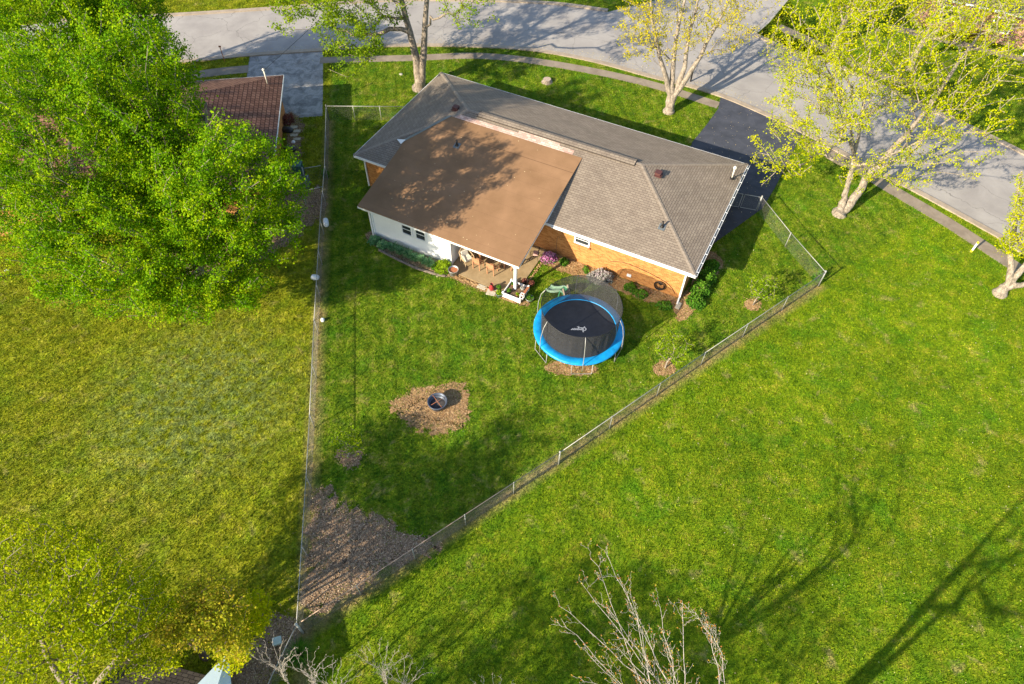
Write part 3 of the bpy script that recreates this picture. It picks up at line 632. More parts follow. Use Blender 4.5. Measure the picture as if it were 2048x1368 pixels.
# service mast
u_, v_ = uvof(1463, 358, 2.75); c = HP(u_, v_, zmain(u_, v_)); ms = MB(); ms.tube([c, c + Zv * .75], .045, 8); ms.lathe(c + Zv * .72, [(.05, 0), (.11, .03), (.11, .14), (.06, .2), (0, .21)], 12)
mast = ms.build('service_mast', M_CREAM, house); MAST = c + Zv * .8
mb2 = MB(); mb2.lathe(c, [(.16, .02), (.06, .1)], 10); mb2.bar(c + Zv * .3 + HUx * .05, c + HUx * .45 + Zv * .02, .03); mb2.build('mast_boot', M_DARKMETAL, mast)

# ------------------------------------------------------------------ fences
def post_at(p, h, r=.03, cap=True):
    m = MB(); m.tube([p, p + Zv * h], r, 8)
    if cap: m.lathe(p + Zv * h, [(r * 1.3, -.02), (r * 1.3, .02), (r * .6, .05), (0, .055)], 8)
    return m
def wires(pts, h, sp=0.085, r=0.0026):
    V = []; F = []
    def seg(a, b):
        d = (b - a).normalized(); x = Zv.cross(d).normalized() * r; y = d.cross(x).normalized() * r; i = len(V)
        for p in (a, b):
            V.extend([p + x, p - x * .5 + y * .87, p - x * .5 - y * .87])
        F.extend([(i, i + 1, i + 4, i + 3), (i + 1, i + 2, i + 5, i + 4), (i + 2, i, i + 3, i + 5)])
    for a, b in zip(pts[:-1], pts[1:]):
        a = Vector((a.x, a.y, 0)); b = Vector((b.x, b.y, 0)); L = (b - a).length; d = (b - a) / L; t = -h
        n = Vector((-d.y, d.x, 0)) * .004
        while t < L:
            for sg in (1, -1):
                t0, t1 = (t, t + h) if sg > 0 else (t + h, t); z0, z1 = .04, h
                # clip
                def at(tt): return z0 + (z1 - z0) * (tt - t0) / (t1 - t0)
                ta, tb = max(0, min(t0, t1)), min(L, max(t0, t1))
                if tb - ta > .02: seg(a + d * ta + Zv * at(ta) + n * sg, a + d * tb + Zv * at(tb) + n * sg)
            t += sp
    return np.array([tuple(v) for v in V]), np.array(F)
FG = 'chain link fence runs around the back yard'
def fence(pts, posts, h, label, rail=M_RAIL, group=None, sp=.09, r=.0019):
    """posts: number of line posts between each pair"""
    root = thing('chain_link_fence', (pts[0].x, pts[0].y, 0), label, 'fence', group)
    rm = MB(); tp = []
    for i, p in enumerate(pts): tp.append(Vector((p.x, p.y, h)))
    for a_, b_ in zip(tp[:-1], tp[1:]): rm.tube([a_, b_], .019, 6)
    rm.build('top_rail', rail, root)
    gp = [Vector((p.x, p.y, 0)) for p in pts]
    post_at(gp[0], h + .06, .04).build('post', M_RAIL, root)
    for i in range(len(gp) - 1):
        for k in range(posts[i]): post_at(gp[i].lerp(gp[i + 1], (k + 1) / (posts[i] + 1)), h, .022).build('post', M_RAIL, root)
        if i < len(gp) - 2: post_at(gp[i + 1], h, .024).build('post', M_RAIL, root)
    V, F = wires(pts, h, sp, r); fast_mesh('wire_mesh', V, F, M_WIRE, root)
    return root
fence(FL, [1, 1, 2, 1, 0, 1], 1.18, 'long chain link fence down the left side of the back yard')
fence(FR[:2], [4], 1.18, 'rust tinged end of the rear chain link fence beside the wood chip corner', M_RUSTRAIL)
r2 = fence(FR[1:], [2, 2], 1.18, 'grey rear chain link fence running past the trampoline to the right corner', M_RAIL)
post_at(Vector((FR[0].x, FR[0].y, 0)), 1.24, .05).build('post', M_GREYMETAL, r2)
post_at(Vector((FR[3].x, FR[3].y, 0)), 1.24, .045).build('post', M_RAIL, r2)
FS = [G(1524, 394, 1.18), G(1582, 466, 1.18), G(1651, 544, 1.18)]
fence(FS, [0, 0], 1.18, 'bright chain link fence on the right side between the gate and the corner', sp=.105, r=.0026)
fence([G(652, 212, 1.18), G(812, 213, 1.18)], [2], 1.18, 'short chain link fence behind the front tree joining the house corner')
fence([G(592.7, 1249.6, 1.18), G(556, 1325, 1.18), G(528, 1385, 1.18)], [0, 0], 1.18, 'chain link fence leading off from the lowest corner post past the bare twigs')
# double gate between house and fence
g0 = HP(22.15, 4.6); g1 = Vector((FS[0].x, FS[0].y, 0))
gA = G(1471, 384, 1.2); gA.z = 0; gd = (g1 - gA); mid = gA + gd * .33
for i, (pa, pb_, lab) in enumerate(((gA, mid, 'narrow leaf of the metal gate next to the house corner'), (mid, g1, 'wide leaf of the metal gate next to the bright fence'))):
    gt = thing('yard_gate', pa, lab, 'gate', None); d = (pb_ - pa).normalized(); A_ = pa + d * .06; B_ = pb_ - d * .06
    fm = MB(); fm.tube([A_ + Zv * .08, B_ + Zv * .08, B_ + Zv * 1.15, A_ + Zv * 1.15, A_ + Zv * .08], .022, 6); fm.build('gate_frame', M_RAIL, gt)
    V, F = wires([A_, B_], 1.14, .09); fast_mesh('wire_mesh', V, F, M_WIRE, gt)
    if i == 0: post_at(pa, 1.25, .04).build('post', M_RAIL, gt)
# neighbour's gate and pen by the bins
n0 = G(604, 336, 1.2); n1 = G(641, 330, 1.2); n2 = G(645, 372, 1.2); n3 = G(604, 381, 1.2)
fence([n0, n1], [0], 1.15, 'small chain link panel behind the green bin next door')
fence([n3, n2], [0], 1.15, 'small chain link gate panel in front of the green bin next door')

# ------------------------------------------------------------------ trampoline
TC = Vector((3.62, 23.63, 0)); TR, TZ = 2.47, 0.92
tram = thing('trampoline', TC, 'round trampoline with blue edge pad and black safety net', 'trampoline')
m = MB(); m.lathe(TC + Zv * TZ, [(2.02, .0), (2.05, .035), (2.42, .03), (TR, -.01), (TR, -.09)], 64); m.build('edge_pad', M_BLUE, tram)
m = MB(); n = 64
for k in range(n):
    t0, t1 = 2 * PI * k / n, 2 * PI * (k + 1) / n
    m.face([TC + Zv * (TZ - .035), TC + Vector((2.04 * math.cos(t0), 2.04 * math.sin(t0), TZ - .01)), TC + Vector((2.04 * math.cos(t1), 2.04 * math.sin(t1), TZ - .01))])
jm = m.build('jump_mat', M_MAT, tram)
m = MB(); m.tube([TC + Vector((2.4 * math.cos(2 * PI * k / 48), 2.4 * math.sin(2 * PI * k / 48), TZ - .07)) for k in range(49)], .03, 6); m.build('frame_ring', M_GREYMETAL, tram)
NT = 1.85
def netmat():
    m, nt, p = newmat('safety_net'); p.inputs['Base Color'].default_value = (0.035, 0.035, 0.038, 1); p.inputs['Roughness'].default_value = 0.8
    pos = nd(nt, 'ShaderNodeNewGeometry').outputs['Position']; t = nd(nt, 'ShaderNodeBsdfTransparent'); ms_ = nd(nt, 'ShaderNodeMixShader')
    lk(nt, ramp(nt, noise(nt, pos, 2.2, 3), [(0.3, 0.60), (0.7, 0.72)]), ms_.inputs[0]); lk(nt, t.outputs[0], ms_.inputs[1]); lk(nt, p.outputs[0], ms_.inputs[2]); lk(nt, ms_.outputs[0], nt.nodes['Material Output'].inputs[0]); return m
M_NET = netmat(); rnd = random.Random(5)
m = MB(); n = 72; rows = 8; ring = []
A0 = R(-88)
for j in range(rows + 1):
    tj = j / rows; row = []
    for k in range(n):
        t = 2 * PI * k / n; pole = abs(math.cos(3 * (t - A0)))
        rr = 2.05 + (2.13 - 2.05) * tj - .05 * math.sin(PI * tj) * (1 - pole) - .02 * math.sin(k * 2.3) * math.sin(PI * tj)
        row.append(TC + Vector((rr * math.cos(t), rr * math.sin(t), TZ + .03 + NT * tj - .06 * (1 - pole) * tj)))
    ring.append(row)
for j in range(rows):
    for k in range(n): m.face([ring[j][k], ring[j][(k + 1) % n], ring[j + 1][(k + 1) % n], ring[j + 1][k]], smooth=True)
m.build('safety_net', M_NET, tram)
m = MB(); m.tube(ring[rows] + [ring[rows][0]], .014, 6); m.build('net_rim', M_BLACK, tram)
for i in range(6):
    t = A0 + i * PI / 3; cs = Vector((math.cos(t), math.sin(t), 0))
    m = MB(); m.tube([TC + cs * 2.50 + Zv * .35, TC + cs * 2.53 + Zv * 1.0, TC + cs * 2.50 + Zv * 1.7, TC + cs * 2.36 + Zv * 2.4, TC + cs * 2.15 + Zv * (TZ + NT + .04)], .02, 7); m.build('net_pole', M_RAIL, tram)
    m = MB(); m.tube([TC + cs * 2.1 + Zv * (TZ + NT), TC + cs * 2.13 + Zv * (TZ + NT + .07)], .03, 6); m.build('pole_cap', M_BLACK, tram)
    # zip straps of the net, long black pole sleeves
    tl = t + .0; s_ = Vector((-math.sin(tl), math.cos(tl), 0)); m = MB()
    e0 = TC + cs * 2.42 - s_ * .55; e1 = TC + cs * 2.42 + s_ * .55
    m.tube([e0 + Zv * (TZ - .1), e0 + Zv * .06 + cs * .02, e0 + s_ * .08 + Zv * .03, e1 - s_ * .08 + Zv * .03, e1 + Zv * .06 + cs * .02, e1 + Zv * (TZ - .1)], .018, 7); m.build('leg', M_RAIL, tram)
# white mark printed on the mat (seen upside down)
m = MB(); LC = G(1158, 658, TZ) ; LC.z = TZ + .004
def stroke(pts, w_=.016):
    for (x0, y0), (x1, y1) in zip(pts[:-1], pts[1:]):
        a_ = LC + Vector((x0, y0, -.022)); b_ = LC + Vector((x1, y1, -.022)); d = (b_ - a_).normalized(); s_ = Vector((-d.y, d.x, 0)) * w_; m.face([a_ - s_, b_ - s_, b_ + s_, a_ + s_])
for j, cx in enumerate((-.34, -.24, -.14, -.04, .06, .16)):
    stroke([(cx - .035, .05), (cx + .03, .055), (cx + .035, -.03), (cx - .03, -.05), (cx - .035, .05)] if j % 2 else [(cx - .03, -.05), (cx - .02, .06), (cx + .025, .0), (cx + .035, -.06)])
stroke([(.30 + .085 * math.cos(t), .02 + .095 * math.sin(t)) for t in [i * PI / 5 for i in range(11)]], .022)
stroke([(.24, -.05), (.19, -.14), (.24, -.20)], .022); stroke([(.26, -.14), (.18, -.17)]); stroke([(-.02, .07), (-.03, .2), (.02, .12), (.24, .10), (.33, .2)], .016); stroke([(-.1, .16), (.02, .2)]); stroke([(-.44, -.03), (-.38, -.04)], .02)
m.build('printed_mark', M_WHITE, jm)
# toddler slide behind the trampoline
sp0 = G(1127, 606, 0) + Vector((.05, .3, 0))
sld = thing('toddler_slide', sp0, 'small pale green plastic slide with beige ladder behind the trampoline', 'slide')
m = MB(); ch = [(0, .75), (.25, .68), (.6, .34), (.95, .10), (1.2, .07)]; dx = Vector((-.75, .66, 0)).normalized(); sd_ = Vector((-dx.y, dx.x, 0)); S0 = sp0 + Zv * .0
for (x0, z0), (x1, z1) in zip(ch[:-1], ch[1:]):
    a_, b_ = S0 + dx * x0 + Zv * z0, S0 + dx * x1 + Zv * z1
    m.face([a_ - sd_ * .2, b_ - sd_ * .2, b_ + sd_ * .2, a_ + sd_ * .2])
    for sg in (-1, 1): m.bar(a_ + sd_ * .22 * sg + Zv * .05, b_ + sd_ * .22 * sg + Zv * .05, .05, .14)
m.build('chute', M_MINT, sld)
m = MB()
for sg in (-1, 1): m.bar(S0 - dx * .35 + sd_ * .2 * sg, S0 + sd_ * .2 * sg + Zv * 1.05, .07, .12)
for k in range(3): c = S0 - dx * (.27 - .09 * k) + Zv * (.2 + .22 * k); m.bar(c - sd_ * .2, c + sd_ * .2, .12, .05)
m.build('ladder', M_BEIGEPL, sld)
m = MB(); m.box(S0 + dx * .1 + Zv * .72, .3, .5, .06, dx, sd_, Zv); m.bar(S0 + dx * .3 - sd_ * .2, S0 + dx * .2 - sd_ * .2 + Zv * .7, .06); m.bar(S0 + dx * .3 + sd_ * .2, S0 + dx * .2 + sd_ * .2 + Zv * .7, .06); m.build('platform', M_GREENPL, sld)

# ------------------------------------------------------------------ fire pit
fp = G(876, 812, 0); pit = thing('fire_pit', fp, 'round dark steel fire pit standing on the straw patch', 'fire pit')
m = MB(); m.lathe(fp, [(.26, 0), (.40, .10), (.46, .42), (.50, .43), (.50, .46), (.45, .46), (.43, .40), (.38, .22), (0, .18)], 32); m.build('bowl', M_STEELPIT, pit)
m = MB(); m.tube([fp + Vector((.495 * math.cos(2 * PI * k / 32), .495 * math.sin(2 * PI * k / 32), .455)) for k in range(33)], .022, 6); m.build('rim', M_STEELPIT, pit)
m = MB(); m.lathe(fp + Zv * .2, [(.38, .02), (.2, .06), (0, .05)], 20); m.build('ash', M_CHAR, pit)
m = MB()
for t in (.6, 2.2): m.tube([fp + Vector((.46 * math.cos(t), .46 * math.sin(t), .46)), fp + Vector((-.46 * math.cos(t), -.46 * math.sin(t), .40))], .012, 6)
m.build('poker', M_TERRA, pit)

# ------------------------------------------------------------------ leaf helpers
def leaf_quads(cent, size, rng, upbias=0.35, spread=0.35):
    """cent (n,3), size scalar or array -> V,F"""
    n = len(cent); nrm = rng.normal(size=(n, 3)); nrm /= np.linalg.norm(nrm, axis=1)[:, None]; nrm[:, 2] = np.abs(nrm[:, 2]) ; nrm += np.array([-.15, -.12, upbias]); nrm /= np.linalg.norm(nrm, axis=1)[:, None]
    t = rng.normal(size=(n, 3)); a = np.cross(nrm, t); a /= np.linalg.norm(a, axis=1)[:, None]; b = np.cross(nrm, a)
    s = (size * rng.uniform(.65, 1.3, n))[:, None]
    V = np.stack([cent - a * s * .5, cent - b * s * .42 + nrm * s * .1, cent + a * s * .55, cent + b * s * .42 + nrm * s * .1], 1).reshape(-1, 3)
    return V, np.arange(4 * n).reshape(n, 4)
class Skel:
    def __init__(s, base): s.p = [np.array(base, float)]; s.par = [-1]; s.len = [0.0]; s.fix = [0]; s.stem = [True]
    def add(s, pt, par, stem=False):
        s.p.append(np.array(pt, float)); s.par.append(par); s.len.append(s.len[par] + float(np.linalg.norm(s.p[-1] - s.p[par]))); s.stem.append(stem); return len(s.p) - 1
    def path(s, start, pts, stem=True):
        i = start
        for q in pts: i = s.add(q, i, stem)
        return i
def grow(sk, targets, rng, alpha=.4, step=.7, jit=.1, minz=None, up=.12):
    tips = []; P = np.array(sk.p); Ln = np.array(sk.len); cap = len(P) + len(targets) * 12
    PP = np.zeros((cap, 3)); LL = np.zeros(cap); n = len(P); PP[:n] = P; LL[:n] = Ln
    zmin = minz
    for t in targets:
        d = np.linalg.norm(PP[:n] - t, axis=1); cost = d + alpha * LL[:n] + 2.0 * np.maximum(0, PP[:n, 2] - t[2] + .2 * d)
        if zmin is not None: cost = cost + 100 * (PP[:n, 2] < zmin)
        i = int(np.argmin(cost)); a = PP[i].copy(); D = d[i]; k = max(1, int(D / step)); k = min(k, 11)
        j = i
        for q in range(1, k + 1):
            f = q / k; pt = a + (t - a) * f; pt[2] += up * D * math.sin(PI * f) * .5
            if q < k: pt += rng.normal(size=3) * jit * min(D, 2.5) * .5
            j = sk.add(pt, j); PP[n] = sk.p[-1]; LL[n] = sk.len[-1]; n += 1
        tips.append(j)
    return tips
def radii(sk, rbase, rtip):
    n = len(sk.p); cnt = np.zeros(n)
    ch = np.zeros(n, int)
    for i in range(1, n): ch[sk.par[i]] += 1
    for i in range(n - 1, -1, -1):
        if ch[i] == 0: cnt[i] += 1
        if sk.par[i] >= 0: cnt[sk.par[i]] += cnt[i]
    # order: parents always precede children
    N = cnt[0]; p = math.log(N) / math.log(rbase / rtip); return rtip * cnt ** (1 / p), cnt
def skel_mesh(sk, rad, sel, sides):
    P = np.array(sk.p); par = np.array(sk.par); n = len(P); D = np.zeros((n, 3)); D[1:] = P[1:] - P[par[1:]]
    L = np.linalg.norm(D, axis=1); L[L < 1e-6] = 1; D = D / L[:, None]; D[0] = (0, 0, 1)
    main = -np.ones(n, int); best = np.zeros(n)
    for i in range(1, n):
        if rad[i] > best[par[i]]: best[par[i]] = rad[i]; main[par[i]] = i
    ND = D.copy()
    for i in range(n):
        if main[i] > 0: v = D[i] + D[main[i]]; ND[i] = v / max(1e-6, np.linalg.norm(v))
    idx = np.array([i for i in range(1, n) if sel(i)])
    if len(idx) == 0: return None
    def frame(d):
        ref = np.tile(np.array([0.31, 0.95, 0.02]), (len(d), 1)); x = np.cross(ref, d); x /= np.maximum(1e-6, np.linalg.norm(x, axis=1))[:, None]; return x, np.cross(d, x)
    pi = par[idx]; ismain = (main[pi] == idx)
    d0 = np.where(ismain[:, None], ND[pi], D[idx]); d1 = ND[idx]; r0 = np.where(ismain, rad[pi], np.minimum(rad[pi], rad[idx] * 1.25)); r1 = rad[idx]
    x0, y0 = frame(d0); x1, y1 = frame(d1); t = np.linspace(0, 2 * PI, sides, endpoint=False); ct, st = np.cos(t), np.sin(t)
    A = P[pi][:, None] + r0[:, None, None] * (x0[:, None] * ct[None, :, None] + y0[:, None] * st[None, :, None])
    B = P[idx][:, None] + r1[:, None, None] * (x1[:, None] * ct[None, :, None] + y1[:, None] * st[None, :, None])
    V = np.concatenate([A, B], 1).reshape(-1, 3); m = len(idx); b = (np.arange(m) * 2 * sides)[:, None]; k = np.arange(sides)[None]
    F = np.stack([b + k, b + (k + 1) % sides, b + sides + (k + 1) % sides, b + sides + k], 2).reshape(-1, 4); return V, F
def sample_crown(ells, n, rng, shell=.45):
    """ells list of (cx,cy,cz,rx,ry,rz,weight)"""
    out = []; W = np.array([e[6] for e in ells], float); W /= W.sum()
    for e, wt in zip(ells, W):
        k = int(n * wt); d = rng.normal(size=(k, 3)); d /= np.linalg.norm(d, axis=1)[:, None]; r = rng.uniform(shell ** 3, 1, k) ** (1 / 3)
        lump = 1 + .13 * np.sin(d[:, 0] * 5 + e[0]) * np.cos(d[:, 1] * 6 + e[1]) + .10 * np.sin(d[:, 2] * 9 + e[0] * 2 + d[:, 0] * 7)
        out.append(np.array(e[:3]) + d * (r * lump)[:, None] * np.array(e[3:6]))
    return np.concatenate(out)
def tree(name, label, base, stems, ells, ntar, rbase, rtip, barkm, leafm, leafsize, perleaf, clus, seed, cat='tree', group=None, alpha=.4, shell=.45, flare=1.35, step=.7, tintjit=.35, up=.12, minz=None, jit=.1, crownname='crown', along=True, taper=.035, stemr=None):
    rng = np.random.default_rng(seed); root = thing(name, base, label, cat, group)
    sk = Skel((base[0], base[1], -0.15)); j0 = sk.add((base[0], base[1], .12), 0, True)
    sn = []
    for si, st in enumerate(stems):
        i = j0; n0 = len(sk.p)
        pts = catmull([Vector(sk.p[j0])] + [Vector(q) for q in st], 3)[1:]
        sk.path(i, [np.array(q) + rng.normal(size=3) * .04 for q in pts]); sn.append((n0, len(sk.p)))
    T = sample_crown(ells, ntar, rng, shell); T = T[T[:, 2] > .6]
    c0 = np.mean([s[-1] for s in stems], axis=0) * .4 + np.array([base[0], base[1], 0]) * .6
    T = T[np.argsort(np.linalg.norm(T - c0, axis=1))]
    tips = grow(sk, T, rng, alpha, step, jit, minz=minz, up=up); rad, cnt = radii(sk, rbase, rtip); rad = np.maximum(rtip, rad * np.exp(-np.array(sk.len) * taper))
    for si, (n0, n1) in enumerate(sn):
        r0_ = (stemr[si] if stemr else rbase * (1.0 if len(stems) == 1 else .68)); f_ = np.arange(n1 - n0) / max(1, n1 - n0 - 1); rad[n0:n1] = r0_ * (1 - .86 * f_) + rtip
    hz = np.array(sk.p)[:, 2]; fl_ = 1 + (flare - 1) * np.exp(-np.maximum(hz, 0) / .35); rad = np.where(np.array(sk.stem), rad * fl_, rad); rad[0] = rad[1]
    stem = sk.stem; thr = rbase * .42
    P = np.array(sk.p)
    V = np.zeros((0, 3)); F = np.zeros((0, 4), int)
    for q in (skel_mesh(sk, rad, lambda i: stem[i], 12 if rbase > .1 else 5), skel_mesh(sk, rad, lambda i: (not stem[i]) and rad[i] > .05, 7), skel_mesh(sk, rad, lambda i: (not stem[i]) and rad[i] <= .05, 4)):
        if q is not None: F = np.concatenate([F, q[1] + len(V)]); V = np.concatenate([V, q[0]])
    fast_mesh('trunk', V, F, barkm, root, smooth=True)
    if perleaf > 0:
        tp = P[tips]; pr_ = P[[sk.par[i] for i in tips]]
        k = perleaf; f = rng.uniform(0, 1, (len(tp), k, 1)) if along else np.ones((len(tp), k, 1))
        cen = tp[:, None] * (1 - f * .6) + pr_[:, None] * (f * .6)
        cen = cen + rng.normal(size=(len(tp), k, 3)) * clus * np.array([1, 1, .75])
        cl = np.repeat(rng.uniform(0, 1, len(tp))[:, None], k, 1)
        tint = np.clip(cl * (1 - tintjit) + tintjit * rng.uniform(0, 1, (len(tp), k)), 0, 1)
        cen = cen.reshape(-1, 3); tint = tint.ravel()
        ok = cen[:, 2] > .1; cen = cen[ok]; tint = tint[ok]
        V, F = leaf_quads(cen, leafsize, rng); fast_mesh(crownname, V, F, leafm, root, tint)
    return root
def shrub(name, label, c, rx, ry, h, n, size, leafm, seed, group=None, cat='shrub', stems=True, par=None):
    rng = np.random.default_rng(seed); c = Vector(c); root = thing(name, c, label, cat, group); 
    d = rng.normal(size=(n, 3)); d /= np.linalg.norm(d, axis=1)[:, None]; d[:, 2] = np.abs(d[:, 2]); r = rng.uniform(.5, 1, n) ** .6
    lump = 1 + .16 * np.sin(d[:, 0] * 6 + seed) * np.cos(d[:, 1] * 5 + seed * 2)
    cen = np.array(c) + d * (r * lump)[:, None] * np.array([rx, ry, h]); cen[:, 2] = np.maximum(cen[:, 2], .04 + c.z)
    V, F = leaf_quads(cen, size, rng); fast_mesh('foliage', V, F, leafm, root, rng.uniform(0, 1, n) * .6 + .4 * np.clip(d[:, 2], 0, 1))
    m = MB()
    for k in range(7):
        t = rng.uniform(0, 2 * PI); m.tube([c, c + Vector((rx * .6 * math.cos(t), ry * .6 * math.sin(t), h * .75))], [.025, .008], 5)
    m.build('stem', M_BARK_DARK, root); return root
def blade_plant(name, label, c, rad, h, n, leafm, seed, group=None, w_=.03, cat='plant'):
    rng = np.random.default_rng(seed); c = Vector(c); root = thing(name, c, label, cat, group)
    t = rng.uniform(0, 2 * PI, n); r0 = rng.uniform(0, .35, n) * rad; lean = rng.uniform(.3, 1, n) * rad; L = h * rng.uniform(.6, 1.1, n)
    dx, dy = np.cos(t), np.sin(t); B = np.stack([c.x + dx * r0, c.y + dy * r0, np.full(n, c.z + .01)], 1)
    Mid = B + np.stack([dx * lean * .4, dy * lean * .4, L * .75], 1); E = B + np.stack([dx * lean, dy * lean, L * .85], 1)
    S = np.stack([-dy, dx, np.zeros(n)], 1) * w_ * .5
    V = np.stack([B - S, B + S, Mid + S, Mid - S, E + S * .2, E - S * .2], 1).reshape(-1, 3); i = np.arange(n)[:, None] * 6
    F = np.concatenate([i + np.array([[0, 1, 2, 3]]), i + np.array([[3, 2, 4, 5]])]); tt = rng.uniform(0, 1, n); fast_mesh('foliage', V, F, leafm, root, np.concatenate([tt, tt])); return root

# ------------------------------------------------------------------ trees
T1 = G(839, 178); T2 = G(1337, 224); T3 = G(1678, 428); T4 = G(1998, 588)
def EL(px, py, z, rx, ry, rz, w_): p = G(px, py, z); return (p.x, p.y, z, rx, ry, rz, w_)
B = Vector((-18.2, 27.5, 0))
tree('maple_tree', 'huge dense green tree covering the red roofed house at the left', B,
     [[(-18.4, 27.4, 2.5), (-18.6, 27.7, 5), (-19.6, 28.1, 8), (-20.2, 28.4, 11)], [(-18.2, 27.5, 2.2), (-17.4, 27.8, 4.6), (-16.0, 28.5, 7.5), (-15, 29.5, 10.5)], [(-18.2, 27.3, 2.4), (-18.8, 26.3, 4.5), (-20.5, 25.3, 7)], [(-18.2, 27.7, 2), (-16, 26.7, 4), (-13.8, 26.4, 6.5)]],
     [EL(120, 300, 9.0, 4.6, 4.8, 5.0, 1.0), EL(265, 190, 11.5, 3.0, 3.8, 3.9, .62), EL(455, 385, 8.3, 3.6, 3.3, 3.5, .62), EL(230, 490, 6.5, 5.0, 3.7, 3.4, .68), EL(400, 535, 5.2, 3.7, 2.8, 2.6, .36), EL(60, 180, 5.0, 4.0, 3.2, 2.8, .4), EL(-120, 330, 8, 4.5, 6, 4.2, .4), EL(330, 330, 8.0, 2.6, 3, 3.5, .3)],
     3700, .55, .016, M_BARK, L_MAPLE, .10, 86, .18, 11, shell=.45, tintjit=.5)
tree('maple_tree', 'dense green tree at the upper left by the street beyond the red roofed house', Vector((-31.0, 46.5, 0)),
     [[(-31, 46.5, 2.5), (-31.3, 46.8, 5.5), (-31.2, 47, 8)], [(-31, 46.5, 2.2), (-29.4, 46.6, 4.5), (-27.6, 47.2, 6.5)]],
     [EL(90, 60, 7.4, 5.0, 4.4, 4.2, 1.0), EL(235, 40, 6.8, 3.4, 3.4, 3.2, .45)], 1300, .4, .016, M_BARK, L_MAPLE, .13, 58, .19, 12, shell=.45, tintjit=.5)
# front tree behind the house corner (two trunks)
tree('shade_tree', 'grey two-trunked green tree behind the left corner of the brick house', T1,
     [[T1 + Vector((-.1, .3, 2.2)), T1 + Vector((-.6, 1.2, 5.0)), T1 + Vector((-1.6, 2.2, 8.0)), T1 + Vector((-2.6, 2.8, 11))], [T1 + Vector((.35, .2, 1.6)), T1 + Vector((.75, .6, 4.5)), T1 + Vector((1.2, 1.4, 8.0)), T1 + Vector((1.6, 1.8, 12))]],
     [(T1.x - 1, T1.y + 1.5, 11.0, 6.2, 5.5, 4.4, 1.0), (T1.x - 4.6, T1.y + .6, 6.6, 2.7, 2.8, 2.6, .38), (T1.x + 3.8, T1.y + 2.5, 11.5, 4.0, 4.5, 3.6, .4), (T1.x - 6.0, T1.y + 2.0, 8.6, 3.0, 3.0, 2.4, .25), (T1.x-1.7, T1.y+.6, 6.3, 1.3, 1.6, 1.5, .07), EL(700, 85, 6.4, 2.2, 1.8, 2.2, .25), EL(600, 5, 8.5, 2.4, 2.2, 1.8, .2), EL(935, 5, 8.5, 1.8, 1.8, 1.5, .12)],
     1000, .46, .016, M_BARK, L_SYC, .12, 40, .17, 13, alpha=.3, shell=.3, minz=3.2)
tree('young_leaf_tree', 'pale trunked tree with sparse yellow leaves on the front lawn beside the dark driveway', T2,
     [[T2 + Vector((-.1, .1, 1.3)), T2 + Vector((-.9, .3, 3.2)), T2 + Vector((-1.9, .9, 5.6)), T2 + Vector((-2.6, 1.6, 8.2))], [T2 + Vector((.0, .1, 1.2)), T2 + Vector((-.2, .8, 3.4)), T2 + Vector((-.2, 1.4, 6.5)), T2 + Vector((0, 1.6, 9))],
      [T2 + Vector((.15, .1, 1.3)), T2 + Vector((1.3, .7, 3.2)), T2 + Vector((2.4, 1.8, 5.4)), T2 + Vector((3.4, 2.6, 8))], [T2 + Vector((.2, .1, 1.2)), T2 + Vector((.6, .8, 3.2)), T2 + Vector((.7, 1.6, 5.5)), T2 + Vector((1.1, 2.4, 8))]],
     [(T2.x - .2, T2.y + 1.6, 7.8, 4.4, 4.0, 4.0, 1.0), (T2.x + 3.3, T2.y + 2.0, 7.0, 2.9, 3.2, 3.3, .45), (T2.x - 2.9, T2.y + .7, 6.0, 2.0, 2.2, 2.3, .3)],
     560, .36, .015, M_BARK_PALE, L_YEL, .10, 19, .13, 14, alpha=.22, shell=.2, minz=2.4, taper=.10)
tree('young_leaf_tree', 'tall pale twin-trunked tree with lime leaves between the side fence and the right sidewalk', T3,
     [[T3 + Vector((.05, .25, .7)), G(1692, 378, 1.6), G(1706, 330, 3.3), G(1722, 235, 5.6), G(1742, 100, 9.0)], [T3 + Vector((.05, .25, .7)), G(1692, 378, 1.6), G(1706, 330, 3.3), G(1700, 250, 5.2), G(1650, 130, 8)],
      [T3 + Vector((.5, .3, .6)), G(1722, 375, 1.6), G(1762, 322, 3.2), G(1835, 245, 5.2), G(1900, 150, 7.6), G(1960, 70, 9.5)], [T3 + Vector((.5, .3, .6)), G(1722, 375, 1.6), G(1762, 322, 3.2), G(1830, 285, 4.8), G(1930, 215, 6.5)]],
     [EL(1650, 190, 8.0, 3.4, 4.2, 3.6, 1.0), EL(1760, 110, 9.5, 4.2, 4.6, 4.0, 1.0), EL(1930, 110, 9.0, 3.9, 4.4, 3.8, .8), EL(1900, 270, 7.0, 3.2, 2.6, 2.4, .35), EL(1580, 300, 5.5, 2.2, 2.0, 2.2, .22), EL(1760, 340, 5.0, 2.6, 1.6, 1.4, .16), EL(1620, 90, 9, 2.6, 3, 3, .4)],
     1200, .44, .020, M_BARK_PALE, L_LIME, .092, 32, .14, 15, alpha=.22, shell=.2, minz=2.2, flare=1.2, taper=.05, stemr=[.20, .15, .29, .18])
